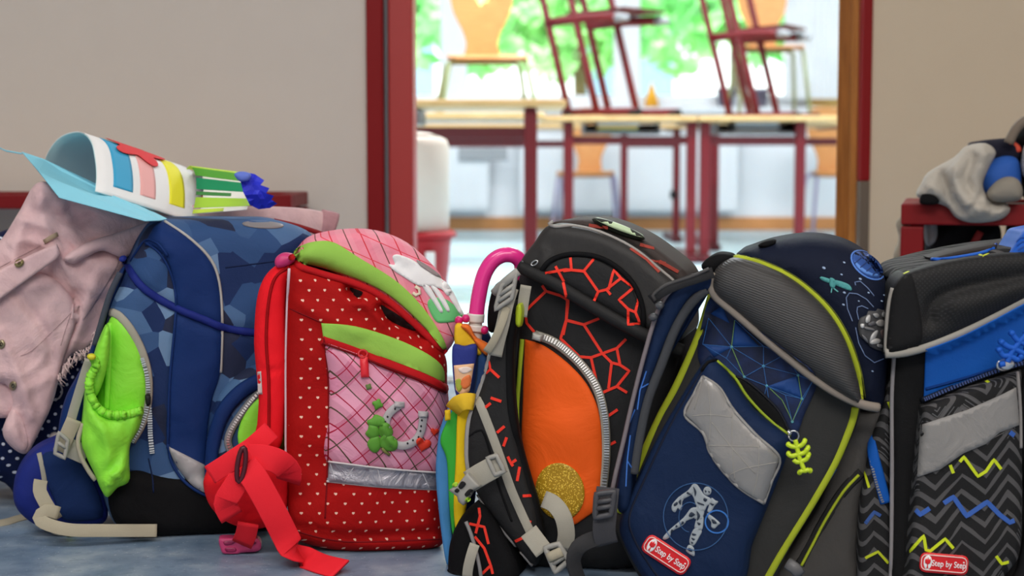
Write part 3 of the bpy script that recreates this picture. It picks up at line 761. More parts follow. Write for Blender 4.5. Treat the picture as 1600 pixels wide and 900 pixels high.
def ribbed_mat(c):
    n = NT('ribbed_leatherette'); s = n.xyz()
    v = n.m('MULTIPLY_ADD', s[0], .35, s[2])
    v = n.m('ADD', v, n.m('MULTIPLY', n.noise(60, 2), .0012))
    h = n.m('SINE', n.m('MULTIPLY', v, 2300))
    b = n.node('ShaderNodeBump'); b.inputs['Strength'].default_value = .35; b.inputs['Distance'].default_value = .0006
    n.link(h, b.inputs['Height']); n.link(b.outputs[0], n.b.inputs['Normal'])
    n.b.inputs['Base Color'].default_value = c; n.b.inputs['Roughness'].default_value = .5; n.b.inputs['Specular IOR Level'].default_value = .4
    return n.mat
def foil_mat(r, g, b):
    return M(r, g, b, .3, metal=.35, bump=.1, bscale=300, wr=.5, wscale=30, nm='reflective_foil', spec=.6)
m_camo = camo_mat()
m_navy = fab(22, 46, 98, .65, wr=.2); m_cordblue = fab(30, 42, 116, .6)
m_darkblk = fab(30, 30, 33); m_deepblk = fab(17, 17, 19)
m_silver = M(176, 174, 172, .45, bump=.2, bscale=900, nm='reflective_tape', metal=.15, spec=.5)
m_pipe = M(168, 166, 162, .55, bump=.2, nm='grey_piping')
m_green = M(122, 196, 52, .55, bump=.1, bscale=500, wr=.3, wscale=22, nm='neon_lining', k=1.45, spec=.35)
m_webgrey = web(158, 154, 142); m_beige = web(166, 158, 138)
m_plgrey = plast(150, 148, 142)

def zip_teeth(name, fr, path, mat, parent, w=.0045, gap=5.0, t=.001):
    """a row of zipper teeth, one mesh per zipper"""
    q = smooth_path(path, False, gap); bm = bmesh.new()
    for a, b in zip(q, q[1:]):
        l, n, r = fr.cast(a[0], a[1]); l2, n2, r2 = fr.cast(b[0], b[1])
        if l is None or l2 is None: continue
        tdir = (l2 - l); L = tdir.length
        if L < 1e-6 or L > .02: continue
        tdir.normalize(); s_ = tdir.cross(-r).normalized(); u = s_.cross(tdir).normalized(); c = l - r * t
        Mx = Matrix((tdir, s_, u)).transposed().to_4x4(); Mx.translation = c
        box_bm(bm, (-L * .3, -w / 2, -.0006), (L * .3, w / 2, .0012), Mx)
    o = link_bm(name, bm, mat, parent, False); o['kind'] = 'stuff'; return o
def buckle_frame(name, fr, quad, d, mat, parent, bar=.006, th=.006, cross=(.5,), label=None):
    """ladder-lock: rounded frame with cross bars; quad = four pixel corners"""
    bm = bmesh.new(); P = smooth_path([q for q in quad], True, 4) if len(quad) > 4 else poly_path(quad, True, 5)
    pts = [fr.hit(x, y, d) for x, y in P]; N = [-fr.dir(x, y) for x, y in P]
    sweep_bm(bm, pts, N, bar, th, 8, False, True)
    if len(quad) == 4:
        for k in cross:
            a = [quad[0][i] + (quad[3][i] - quad[0][i]) * k for i in (0, 1)]; b = [quad[1][i] + (quad[2][i] - quad[1][i]) * k for i in (0, 1)]
            pa, pb_ = fr.hit(*a, d), fr.hit(*b, d); sweep_bm(bm, [pa, (pa + pb_) / 2, pb_], [-fr.dir(*a)] * 3, bar * .9, th, 8)
    o = link_bm(name, bm, mat, parent)
    if label: o['label'] = label
    return o
def seam(name, fr, paths, mat, parent, w=.0012, t=.0003): return cord(name, fr, paths, w, mat, parent, h=.0008, t=t, seg=5)

# ================================================================== BAG 1: dotted navy bag under the jacket
f1 = Fr(70, 800, -4)
m_dot = hearts_mat(C(20, 30, 66), C(206, 212, 226), .0165, .0022, False)
b1 = empty('dotted_bag', f1.M, 'dark navy school bag with small white dots, mostly hidden under the pink jacket', 'school bag')
slab('body', f1, [(-110, 430), (-40, 380), (60, 350), (130, 370), (150, 470), (150, 640), (150, 760), (120, 792), (60, 792), (28, 778), (8, 755), (-30, 745), (-90, 730), (-115, 600)], m_dot, b1, r=.05, depth=.16, step=13, nz=.008)
slab('base', f1, [(22, 752), (60, 745), (140, 748), (148, 796), (100, 800), (48, 801), (30, 785)], m_deepblk, b1, d=.012, r=.015, depth=.12, step=12)
cord('floor_strap', f1, [(-60, 828, FD(f1, -60, 828), .6), (0, 821, FD(f1, 0, 821), .6), (30, 813, FD(f1, 30, 813), .6), (58, 806, FD(f1, 58, 806), .6)], .014, m_beige, b1, h=.003, flat=True)
cord('elastic_loop', f1, ell(86, 612, 11, 14, 20, 12), .0024, M(190, 190, 196, .5, nm='elastic'), b1, t=.012, closed=True)
slab('cord_end', f1, ell(85, 683, 8, 7), plast(190, 180, 178), b1, d=.03, r=.004, depth=.008, step=4)

# ================================================================== JACKET
f0 = Fr(90, 806, -3)
def denim_mat(r, g, b, k):
    n = NT('pink_denim'); c = n.ramp(n.noise(26, 6, rough=.65), [(.3, C(r - 14, g - 15, b - 13, k)), (.52, C(r, g, b, k)), (.72, C(r + 8, g + 8, b + 8, k))])
    return n.finish(c, .85, bump=.5, bscale=900, wr=.5, wscale=13, spec=.15, var=.05, sheen=.15)
m_pink = denim_mat(204, 172, 174, 1.22); m_pinkin = denim_mat(176, 132, 138, 1.15)
jk = empty('denim_jacket', f0.M, 'pale pink denim jacket slung over the dotted bag and behind the blue one', 'jacket')
rj = [([(60, 285), (75, 360), (120, 430), (190, 470)], 13, .012), ([(30, 340), (20, 420), (10, 520)], 12, .010), ([(110, 330), (150, 385), (215, 400)], 10, -.012),
      ([(120, 460), (95, 540), (70, 600)], 11, -.012), ([(150, 430), (120, 520), (105, 560)], 9, .010), ([(60, 470), (45, 560), (40, 640)], 12, .009), ([(185, 430), (160, 480), (140, 530)], 8, -.012),
      ([(70, 330), (110, 350), (140, 340)], 9, -.009), ([(0, 460), (40, 490), (60, 540)], 9, -.006), ([(15, 600), (45, 630), (60, 680)], 8, -.008)]
slab('back_panel', f0, [(58, 286), (96, 296), (180, 326), (245, 342), (300, 342), (300, 352), (262, 350), (245, 352), (212, 392), (200, 410), (190, 440), (165, 485), (150, 525), (132, 548), (108, 560), (90, 600), (76, 640), (40, 650), (-30, 640), (-60, 520), (-30, 410), (5, 370), (30, 330)],
     m_pink, jk, d=.035, r=.016, depth=.045, step=5, nz=.010, ns=13, ridges=rj, cr=.008, crs=(18, 8), cra=40)
slab('front_placket', f0, [(-40, 470), (10, 440), (60, 425), (105, 455), (118, 500), (100, 560), (88, 600), (78, 640), (66, 665), (54, 690), (42, 708), (28, 706), (10, 690), (4, 672), (12, 650), (20, 630), (8, 600), (-40, 590)],
     m_pink, jk, d=.052, r=.012, depth=.022, step=5, nz=.006, ns=16, cr=.0045, crs=(17, 8), cra=-20, ridges=[([(20, 450), (70, 520), (85, 590)], 9, -.006), ([(0, 520), (30, 590), (50, 650)], 10, .007), ([(25, 628), (32, 660), (45, 700)], 6, -.010)])
patch('cuff_lining', f0, [(20, 640), (34, 655), (44, 690), (38, 704), (22, 700), (8, 684), (6, 668), (13, 652)], m_pink, jk, t=.001, puff=.002, step=5)
# inner fold in shadow beside the blue bag, and the sleeve that runs along the bag's top
patch('inner_fold', f0, [(132, 400), (160, 392), (186, 405), (170, 440), (130, 500), (112, 500), (118, 450)], m_pink, jk, t=.001, puff=.001, nz=.006)
slab('collar_fold', f0, [(100, 402), (140, 378), (190, 362), (240, 345), (258, 350), (240, 368), (212, 394), (190, 402), (160, 392), (135, 402), (115, 412)], m_pink, jk, d=.062, r=.010, depth=.03, step=5, nz=.006, ns=18, cr=.004, crs=(10, 22), cra=-20)
fs_ = Fr(330, 806, 0, Y=2.235)
fs_.M = f0.M @ (f0.I @ fs_.M); slv = Fr(90, 806, -3)
cord('sleeve', f0, [(236, 352, -.03), (280, 346, -.05), (330, 341, -.07), (380, 341, -.09), (430, 344, -.11), (480, 350, -.12), (518, 357, -.13)], .045, m_pink, jk, h=.019, step=8, seg=14, wf=lambda t: .9 + .1 * math.sin(9 * t))
cord('cuff', f0, [(500, 353, -.125), (512, 355, -.128), (521, 358, -.13)], .05, m_pinkin, jk, h=.023, step=5, seg=14)
slab('pocket_flap', f0, sharp([(-30, 436), (60, 393), (88, 381), (94, 396), (90, 404), (50, 432), (0, 468), (-30, 484)]), m_pink, jk, d=.072, r=.005, depth=.016, step=7, smooth=False, nz=.004)
patch('button', f0, ell(30, 411, 8, 6.5, -30), M(150, 138, 96, .35, metal=.7, bump=0, nm='brass'), jk, t=.003, puff=.0025, step=4, pw=.004)
patch('button_center', f0, ell(30, 411, 3, 2.2, -30), M(70, 60, 40, .4, metal=.6, bump=0, nm='brass'), jk, t=.006, step=2)
cord('pocket_tab', f0, [(69, 378), (80, 371), (90, 366)], .006, M(158, 140, 118, .8, nm='tab'), jk, h=.002, t=.004, flat=True, smooth=False)
for c in ((20, 603), (2, 538)): patch('snap', f0, ell(c[0], c[1], 6, 7.5, 10), M(150, 140, 112, .35, metal=.7, bump=0, nm='brass'), jk, t=.002, puff=.002, step=3, pw=.003); patch('snap_center', f0, ell(c[0], c[1], 2.6, 3.4, 10), M(60, 55, 45, .4, metal=.6, bump=0, nm='brass'), jk, t=.004, step=2)
m_stitch = M(158, 122, 122, .8, bump=0, nm='thread'); m_stitch2 = M(166, 136, 138, .8, bump=0, nm='thread')
seam('seams', f0, [[(-20, 428), (60, 386), (84, 376)], [(110, 490), (80, 520), (50, 548), (32, 556)], [(118, 470), (104, 510), (95, 540)]], m_stitch2, jk, w=.0008)
# frayed hem: loose threads
bm = bmesh.new(); rnd = random.Random(9)
hem = smooth_path([(152, 520), (140, 545), (118, 556), (104, 570), (94, 590)], False, 1.1)
for x, y in hem:
    p0 = f0.hit(x + rnd.uniform(-4, 2), y + rnd.uniform(-6, 2), .048); p1 = f0.hit(x + rnd.uniform(-4, 8), y + rnd.uniform(4, 15), .048 + rnd.uniform(-.006, .008)); pm = (p0 + p1) / 2 + Vector((rnd.uniform(-.004, .004), rnd.uniform(-.004, .002), rnd.uniform(-.003, .003)))
    sweep_bm(bm, [p0, pm, p1], [Vector((0, -1, 0))] * 3, .0013, .0013, 4)
tag(link_bm('frayed_hem', bm, M(214, 190, 188, .9, bump=0, nm='thread'), jk), kind='stuff')

# ================================================================== PAPER CRAFTS on the jacket
def arch_loft(name, A, B, n, mat, parent, off=0.0, th=.0008, s0=0, s1=1, t0=0, t1=1, m=34):
    """sheet lofted from arch A to arch B (world points); off lifts it outwards"""
    A = smooth_path(A, False, .004); B = smooth_path(B, False, .004)
    def at(P, t):
        x = t * (len(P) - 1); i = min(int(x), len(P) - 2); f = x - i; return Vector(P[i]).lerp(Vector(P[i + 1]), f)
    def pt(s, t, o):
        p = at(A, t).lerp(at(B, t), s)
        d1 = at(A, min(1, t + .02)).lerp(at(B, min(1, t + .02)), s) - at(A, max(0, t - .02)).lerp(at(B, max(0, t - .02)), s); d2 = at(B, t) - at(A, t)
        nrm = d1.cross(d2).normalized(); return p + nrm * o
    bm = bmesh.new(); S = [s0 + (s1 - s0) * i / n for i in range(n + 1)]; T = [t0 + (t1 - t0) * j / m for j in range(m + 1)]
    for o_ in (off, off + th):
        vv = [[bm.verts.new(pt(s, t, o_)) for t in T] for s in S]
        for i in range(n):
            for j in range(m): bm.faces.new((vv[i][j], vv[i + 1][j], vv[i + 1][j + 1], vv[i][j + 1]))
        if o_ == off: lo = vv
    hi = vv
    per = [(i, 0) for i in range(n)] + [(n, j) for j in range(m)] + [(i, m) for i in range(n, 0, -1)] + [(0, j) for j in range(m, 0, -1)]
    for (a, b), (c, d) in zip(per, per[1:] + per[:1]): bm.faces.new((lo[a][b], lo[c][d], hi[c][d], hi[a][b]))
    return link_bm(name, bm, mat, parent), pt
m_paperw = M(238, 236, 240, .75, bump=.03, k=1.25, nm='white_card'); m_paperb = M(130, 200, 220, .7, bump=.03, k=1.2, nm='blue_card'); m_paperin = M(160, 190, 218, .7, bump=.03, k=1.75, nm='lit_blue_card')  # inner card colour is lightened for light passing through the roll
def wpts(L, YA, YB): return [tuple(W(x, y, YA + (YB - YA) * i / (len(L) - 1))) for i, (x, y) in enumerate(L)]
LA = wpts([(66, 262), (76, 236), (92, 216), (112, 207), (130, 208), (143, 222), (149, 248), (151, 275), (149, 299)], 2.33, 2.13)
LB = wpts([(232, 318), (236, 290), (244, 268), (260, 256), (280, 258), (299, 268), (310, 284), (314, 306), (314, 328), (312, 350)], 2.46, 2.27)
pc = empty('paper_lantern', Matrix.Translation(W(200, 330, 2.18)), 'rolled white paper craft with blue, pink and yellow stripes and a red flower', 'paper craft')
IM = pc.matrix_world.inverted()
LA = [tuple(IM @ Vector(p)) for p in LA]; LB = [tuple(IM @ Vector(p)) for p in LB]
o, pt = arch_loft('outer_card', LA, LB, 10, m_paperw, pc, 0, .0008)
c0 = (Vector(LA[4]) + Vector(LB[4])) / 2
sgn = 1 if (pt(.5, .5, .01) - pt(.5, .5, 0)).z > 0 else -1
arch_loft('inner_lining', LA, LB, 10, m_paperin, pc, -.0012 * sgn, .0005)
for s0, s1, t0, c in ((.15, .33, .54, (56, 150, 190)), (.40, .545, .64, (240, 160, 158)), (.68, .83, .56, (250, 214, 50))):
    arch_loft('stripe', LA, LB, 6, M(*c, .7, bump=.03, k=1.3, nm='stripe_paper'), pc, (.0009 if sgn > 0 else -.0016), .0005, s0, s1, t0, .935)
# red flower, cut from paper and lying over the top
bm = bmesh.new(); fl = [(.45 + .29 * (.78 + .22 * math.cos(5 * a + .4)) * math.cos(a), .60 + .135 * (.78 + .22 * math.cos(5 * a + .4)) * math.sin(a)) for a in [2 * math.pi * i / 60 for i in range(60)]]
pts, tris = fill(fl, .03)
vv = [bm.verts.new(pt(s, t, .0034 * sgn)) for s, t in pts]; v2 = [bm.verts.new(pt(s, t, .0040 * sgn)) for s, t in pts]
for t in tris: bm.faces.new([vv[i] for i in t]); bm.faces.new([v2[i] for i in t[::-1]])
link_bm('flower', bm, M(196, 34, 40, .7, bump=.03, k=1.4, nm='red_paper'), pc)
bm = bmesh.new(); Bq = [W(34, 238, 2.30), W(70, 250, 2.27), W(150, 288, 2.24), W(236, 330, 2.22), W(262, 343, 2.14), W(250, 345, 2.08), W(228, 346, 2.03), W(92, 309, 2.05), W(60, 268, 2.16)]
Bq = [IM @ p for p in Bq]
lo = [bm.verts.new(p) for p in Bq]; hi = [bm.verts.new(p + Vector((0, .0, .001))) for p in Bq]
bm.faces.new(lo); bm.faces.new(hi[::-1])
for i in range(len(Bq)): bm.faces.new((lo[i], lo[(i + 1) % len(Bq)], hi[(i + 1) % len(Bq)], hi[i]))
link_bm('base_sheet', bm, m_paperb, pc, False)
cv = [IM @ W(x, y, Y) for x, y, Y in ((-8, 228, 2.36), (10, 236, 2.34), (34, 240, 2.30))]
tube('curled_tip', cv, .0012, m_paperb, pc, 6)
gc = empty('green_paper_craft', Matrix.Translation(W(345, 320, 2.3)), 'rolled paper craft of green strips with a torn blue paper fringe', 'paper craft')
IG = gc.matrix_world.inverted()
GA = [tuple(IG @ Vector(p)) for p in wpts([(300, 300), (300, 272), (308, 262), (316, 275), (318, 295), (316, 315), (312, 334)], 2.36, 2.22)]
GB = [tuple(IG @ Vector(p)) for p in wpts([(372, 300), (374, 278), (380, 271), (388, 282), (391, 298), (389, 315), (386, 328)], 2.36, 2.22)]
o, gp = arch_loft('roll', GA, GB, 6, M(226, 226, 216, .75, k=1.2, nm='white_card'), gc)
sg = 1 if (gp(.5, .3, .01) - gp(.5, .3, 0)).z > 0 else -1
for i, (t0, t1, c, s1) in enumerate(((.22, .40, (176, 206, 70), 1.0), (.40, .54, (78, 146, 50), .97), (.57, .70, (28, 128, 84), 1.05), (.73, .77, (60, 120, 60), .6), (.80, .92, (150, 190, 60), 1.05), (.94, 1.0, (176, 200, 70), .5))):
    arch_loft('strip', GA, GB, 4, M(*c, .7, bump=.03, k=1.4, nm='strip_paper'), gc, .001 if sg > 0 else -.0018, .0006, -.15, s1, t0, t1)
fg = Fr(400, 800, 0, Y=2.2)
zz = [(374, 276), (384, 269), (398, 272), (413, 282), (407, 289), (421, 294), (416, 302), (428, 306), (424, 312), (433, 318), (422, 325), (404, 327), (390, 320), (380, 300)]
bm = bmesh.new(); pts, tris = fill(poly_path(zz, True, 6), 8)
vv = [];
for x, y in pts:
    d = .018 * math.sin(math.pi * np.clip((y - 268) / 60, 0, 1)) + .006 * noise.noise(Vector((x * .16, y * .16, 0)))
    vv.append((bm.verts.new(IG @ (fg.M @ fg.hit(x, y, d))), bm.verts.new(IG @ (fg.M @ fg.hit(x, y, d - .0015)))))
for t in tris: bm.faces.new([vv[i][0] for i in t]); bm.faces.new([vv[i][1] for i in t[::-1]])
link_bm('blue_fringe', bm, M(36, 44, 176, .5, bump=.05, k=1.5, nm='blue_paper'), gc, False)
slab('blue_knot', fg, [(366, 272), (378, 268), (392, 272), (388, 282), (374, 283)], M(90, 110, 190, .7, k=1.4, nm='blue_paper'), None, d=.03, r=.006, depth=.012, step=4)
kn = bpy.data.objects['blue_knot']; kn.parent = gc; kn.matrix_local = IG @ fg.M

# ================================================================== BAG 2: blue camouflage satchel
f2 = Fr(275, 838, 4)
b2 = empty('school_satchel', f2.M, 'blue camouflage school satchel with an open neon green side pocket', 'school bag')
slab('body', f2, [(246, 346), (300, 343), (380, 343), (440, 346), (488, 368), (480, 410), (462, 450), (452, 560), (446, 700), (440, 800), (400, 834), (300, 837), (230, 835), (185, 822), (166, 790), (152, 720), (148, 620), (156, 540), (170, 480), (188, 440), (202, 410), (222, 368)],
     m_camo, b2, r=.04, depth=.135, step=9, nz=.006, ns=8, cr=.0016, crs=(8, 12), ridges=[([(195, 420), (255, 472), (345, 512), (440, 520)], 7, -.006)])
slab('base', f2, [(170, 772), (205, 735), (262, 742), (345, 742), (440, 740), (442, 800), (400, 835), (300, 838), (232, 837), (184, 822)], m_deepblk, b2, d=.012, r=.02, depth=.12, step=10)
patch('center_panel', f2, [(236, 362), (246, 349), (256, 347), (296, 374), (326, 405), (341, 440), (346, 500), (344, 580), (330, 630), (322, 700), (322, 768), (296, 748), (262, 698), (264, 600), (272, 510), (274, 455), (262, 408), (240, 384), (226, 384)], m_navy, b2, t=.003, puff=.006, step=8, pw=.02, surf=True)
patch('reflector', f2, [(262, 697), (262, 697), (292, 712), (321, 727), (321, 727), (322, 771), (322, 771), (300, 758), (276, 728)], M(160, 156, 158, .5, wr=.2, nm='reflective_tape', metal=.1), b2, t=.003, step=6)
cord('reflector_binding', f2, [(262, 694), (268, 722), (284, 748), (304, 765), (324, 775)], .004, m_navy, b2, t=.003)
cord('silver_piping', f2, [(258, 346), (296, 372), (328, 404), (342, 440), (347, 500), (345, 582)], .0042, m_pipe, b2, t=.002)
cord('panel_seam', f2, [[(226, 378), (250, 396), (268, 430), (275, 470), (272, 520), (265, 600), (262, 700)], [(204, 408), (226, 376), (246, 380), (262, 400)]], .0035, m_navy, b2, t=.002)
seam('flap_seam', f2, [(352, 418), (400, 412), (460, 404)], fab(24, 36, 70), b2, w=.002); seam('base_seam', f2, [(232, 716), (238, 745), (240, 770)], fab(24, 36, 70), b2, w=.002)
cord('flap_edge', f2, [(192, 404), (200, 418), (220, 446), (250, 468), (285, 486), (320, 500), (350, 512), (400, 520), (446, 520)], .0105, m_cordblue, b2, h=.008, t=.003, surf=True)
# right-hand pocket with its own zip
slab('side_pocket', f2, [(322, 752), (324, 690), (332, 640), (350, 605), (380, 578), (420, 562), (446, 562), (446, 752), (400, 770), (340, 768)], m_camo, b2, d=.022, r=.022, depth=.06, step=9, bulge=.008)
cord('pocket_rim', f2, [(330, 758), (332, 700), (346, 650), (370, 618), (400, 598), (440, 585)], .02, m_navy, b2, h=.012, t=.004, surf=True)
cord('pocket_zipper', f2, [(362, 708), (356, 690), (362, 670), (378, 645), (396, 622), (415, 605)], .010, m_grey, b2, h=.003, t=.004)
zip_teeth('zipper_teeth', f2, [(362, 708), (356, 690), (362, 670), (378, 645), (396, 622), (412, 607)], m_chrome, b2, w=.004, t=.006, gap=4)
patch('pocket_lining', f2, [(372, 690), (376, 660), (392, 632), (418, 612), (446, 604), (446, 715), (390, 720)], m_green, b2, t=.004, puff=.004)
# left open mesh pocket
patch('pocket_back', f2, [(178, 494), (200, 516), (220, 552), (229, 590), (228, 630), (215, 668), (180, 670), (148, 648), (140, 600), (150, 552), (166, 510)], m_green, b2, t=.003, puff=.004, step=7, surf=True, label='neon green back of the open pocket')
cord('pocket_fold', f2, [(171, 505), (170, 560), (166, 640)], .008, m_green, b2, h=.005, t=.003)
cord('zipper_tape', f2, [(172, 488), (184, 492), (202, 512), (220, 545), (231, 585), (231, 628), (222, 662), (206, 690)], .011, m_webgrey, b2, h=.004, t=.004)
zip_teeth('zipper_teeth', f2, [(222, 560), (230, 590), (231, 628), (222, 662), (205, 692)], m_chrome, b2, w=.005, t=.0075, gap=4)
zip_teeth('zipper_chain', f2, [(231, 622), (234, 650), (235, 680), (238, 710)], m_chrome, b2, w=.006, t=.004, gap=3.6)
slab('zip_pull', f2, [(227, 618), (235, 618), (235, 632), (229, 634)], m_black, b2, d=.02, r=.002, depth=.008, step=4)
slab('mesh_pouch', f2, [(136, 582), (143, 606), (150, 632), (168, 648), (192, 648), (222, 640), (218, 668), (204, 694), (202, 722), (203, 748), (196, 757), (184, 762), (168, 777), (158, 765), (148, 742), (134, 712), (127, 690), (131, 640), (134, 605)], m_green, b2, d=.05, r=.018, depth=.05, step=6, nz=.008, ns=16, cr=.0045, crs=(9, 20), cra=-60,
     ridges=[([(150, 650), (168, 700), (170, 765)], 8, .008), ([(200, 660), (192, 700), (165, 745)], 7, -.008), ([(170, 752), (185, 738), (202, 728)], 5, .012), ([(140, 620), (140, 690), (152, 740)], 6, .006)], label='gathered neon green pouch of the open pocket')
q = smooth_path([(146, 560), (150, 572), (141, 590), (140, 610), (150, 634), (168, 647), (194, 648), (222, 641)], False, 2.2)
cord('elastic_ruffle', f2, [(x, y, .048 + .0022 * math.sin(i * 2.3) + .0015 * math.sin(i * 1.1)) for i, (x, y) in enumerate(q)], .011, m_green, b2, h=.009, smooth=False, step=2.2, wf=lambda t: 1 + .11 * math.sin(t * 170) + .08 * math.sin(t * 263), seg=10)
slab('pocket_side', f2, [(150, 548), (166, 510), (172, 520), (170, 560), (160, 600), (148, 620), (140, 590)], m_green, b2, d=.038, r=.01, depth=.03, step=6, nz=.004, ns=30)
slab('toggle', f2, ell(143, 558, 7, 5), plast(206, 200, 40), b2, d=.065, r=.004, depth=.01, step=4, label='yellow-green cord toggle')
cord('pouch_binding', f2, [(128, 668), (122, 685), (126, 712), (138, 735), (150, 748)], .0055, m_beige, b2, h=.004) if False else cord('pouch_binding', f2, [(130, 662, .035), (122, 688, .035), (127, 714, .035), (140, 738, .035), (149, 750, .035)], .006, m_beige, b2)
# carrying straps at the left
slab('shoulder_strap', f2, [(196, 416), (184, 430), (166, 468), (150, 520), (138, 556), (120, 590), (104, 620), (94, 655), (92, 690), (110, 712), (132, 712), (128, 690), (134, 640), (136, 600), (146, 560), (160, 520), (176, 474), (190, 440)], m_navy, b2, d=-.02, r=.012, depth=.02, step=7)
cord('strap_lining', f2, [(188, 426, -.012), (172, 460, -.012), (158, 506, -.012), (148, 540, -.012)], .008, M(60, 66, 78, .8, nm='strap_edge'), b2, h=.006)
cord('webbing', f2, [(140, 562, .03), (134, 580, .026), (124, 612, .024), (114, 645, .022), (108, 668, .02)], .012, m_webgrey, b2, h=.002, flat=True)
cord('webbing_fold', f2, [(116, 655, .024), (104, 682, .022), (94, 706, .022)], .019, m_beige, b2, h=.003, flat=True)
buckle_frame('buckle', f2, [(92, 676), (106, 688), (101, 716), (86, 708)], .035, m_plgrey, b2, bar=.0055, th=.005, cross=(.45,))
cord('lower_webbing', f2, [(104, 698, .02), (118, 704, .02), (136, 712, .02)], .024, m_webgrey, b2, h=.003, flat=True)
slab('strap_pad', f2, [(104, 684), (84, 688), (56, 702), (34, 726), (22, 755), (22, 784), (36, 806), (66, 824), (110, 824), (160, 818), (168, 790), (150, 745), (132, 718)], m_cordblue, b2, d=-.03, r=.022, depth=.04, step=8, label='dark blue padded shoulder strap end')
patch('pad_mesh', f2, [(66, 712), (90, 706), (128, 722), (150, 760), (162, 800), (150, 812), (100, 812), (84, 780), (72, 750)], fab(24, 44, 88), b2, t=.002, puff=.004)
cord('pad_stripe', f2, [(61, 708), (66, 730), (70, 755)], .006, m_webgrey, b2, h=.002, t=.003, flat=True)
cord('tail_strap', f2, [(64, 750, -.004), (62, 766, .0), (70, 784, .004), (80, 800, .004), (88, 812, .0)], .017, m_beige, b2, h=.002, flat=True)
cord('loose_strap', f2, [(92, 802, .006), (72, 798, .008), (61, 810, .010), (76, 820, .016), (110, 828, .026), (160, 829, .026), (205, 829, .025), (245, 829, .024)], .0165, m_beige, b2, h=.0022, flat=True)
slab('strap_slider', f2, [(78, 828), (90, 826), (132, 828), (134, 835), (100, 838), (82, 834)], m_webgrey, b2, d=FD(f2, 105, 838), r=.002, depth=.01, step=4)
slab('floor_toggle', f2, ell(111, 836, 8, 4), plast(200, 216, 30), b2, d=FD(f2, 111, 839) + .003, r=.003, depth=.008, step=4, label='yellow-green toggle on the floor')
# round badge on top
bdg = slab('badge', f2, ell(411, 353, 40, 9, 3, 18), M(186, 190, 200, .4, nm='badge_rim', metal=.2), b2, d=-.035, r=.003, depth=.006, step=6, label='oval silver-rimmed picture badge')
patch('badge_picture', f2, ell(411, 351, 33, 6, 3, 16), NT('badge_print').finish(C(120, 116, 118, 1.3), .4, var=.35, bump=0), b2, t=.001, step=4)
cord('red_loop', f2, [(428, 345, -.10), (460, 352, -.10), (490, 361, -.10), (515, 370, -.1)], .007, m_red, b2, h=.003)
# ================================================================== BAG 3: red bag with hearts
f3 = Fr(575, 864, 2)
m_redheart = hearts_mat(C(160, 18, 18), C(236, 190, 170)); m_redfab = fab(176, 24, 30); m_redstrap = fab(214, 26, 36, .8, k=1.35)
m_redweb = M(214, 36, 48, .75, bump=.35, bscale=1200, spec=.15, nm='webbing', k=1.3); m_lime = fab(146, 192, 82, .75, wr=.15)
m_check = check_mat(); m_flapcheck = flapcheck_mat()
b3 = empty('school_satchel', f3.M, 'red school satchel with white hearts, pink checked pocket, clover and horseshoe', 'school bag')
slab('flap', f3, [(466, 392), (488, 374), (540, 364), (592, 366), (640, 384), (678, 416), (706, 456), (722, 488), (718, 512), (702, 545), (680, 548), (600, 470), (520, 425), (462, 408)], m_flapcheck, b3, d=-.008, r=.02, depth=.13, step=9, nz=.004, ridges=[([(500, 385), (560, 380), (640, 420)], 8, -.003)])
slab('body', f3, [(452, 414), (500, 424), (560, 442), (610, 470), (655, 510), (694, 552), (699, 600), (702, 650), (698, 700), (693, 760), (693, 830), (684, 855), (620, 863), (545, 862), (484, 851), (458, 836), (450, 800), (447, 700), (447, 560), (449, 470)],
     m_redheart, b3, d=.005, r=.02, depth=.13, step=6, nz=.005, ns=9, bulge=.008, cr=.0022, crs=(10, 9), cra=20,
     ridges=[([(545, 450), (554, 460), (560, 462)], 7, -.035), ([(598, 480), (612, 498), (640, 512), (660, 526)], 8, -.035), ([(560, 470), (580, 480), (600, 500)], 10, .008), ([(455, 470), (520, 500), (560, 520)], 12, .005), ([(460, 822), (540, 838), (690, 832)], 7, -.008)])
cord('back_edge_piping', f3, [(452, 420), (449, 480), (447, 560), (447, 640), (447, 712)], .004, M(206, 186, 196, .6, nm='white_piping'), b3, t=.002)
cord('flap_piping', f3, [(456, 402), (468, 416), (500, 427), (560, 445), (606, 470), (652, 510), (696, 552)], .0095, m_redfab, b3, h=.008, t=.005, surf=True)
patch('flap_border', f3, [(458, 396), (470, 384), (494, 377), (522, 379), (560, 402), (620, 440), (662, 482), (690, 524), (698, 545), (692, 546), (660, 508), (610, 463), (560, 437), (505, 420), (472, 412)], m_lime, b3, t=.003, puff=.0015, step=7, label='lime green border of the flap', pw=.02, surf=True)
patch('flap_gap_shade', f3, [[(546, 450), (556, 452), (567, 457), (558, 465)], [(595, 477), (606, 482), (625, 494), (650, 516), (632, 512), (606, 498)]], M(26, 8, 10, .9, nm='dark_lining_and_shade', k=1.0), b3, t=.0012, step=5, label='dark patches for the shade in the gaps under the flap'); bpy.data.objects['flap_gap_shade']['kind'] = 'stuff'  # shade in the gaps, laid on as dark patches
patch('pocket', f3, [(507, 540), (512, 536), (560, 552), (620, 570), (670, 590), (696, 608), (702, 650), (698, 700), (691, 738), (600, 732), (512, 722), (514, 650), (514, 590)], m_check, b3, t=.004, puff=.012, step=8, surf=True, pw=.03, label='pink checked pocket', nz=.004, ns=9)
patch('pocket_border', f3, [(502, 505), (502, 505), (556, 510), (620, 530), (668, 553), (692, 574), (695, 598), (695, 598), (660, 585), (600, 562), (548, 542), (505, 528), (505, 528)], m_lime, b3, t=.004, puff=.002, step=7, label='lime green band above the pocket', surf=True)
cord('zipper_band', f3, [(504, 531), (550, 547), (600, 567), (660, 590), (697, 608)], .013, m_redfab, b3, h=.007, t=.003, surf=True)
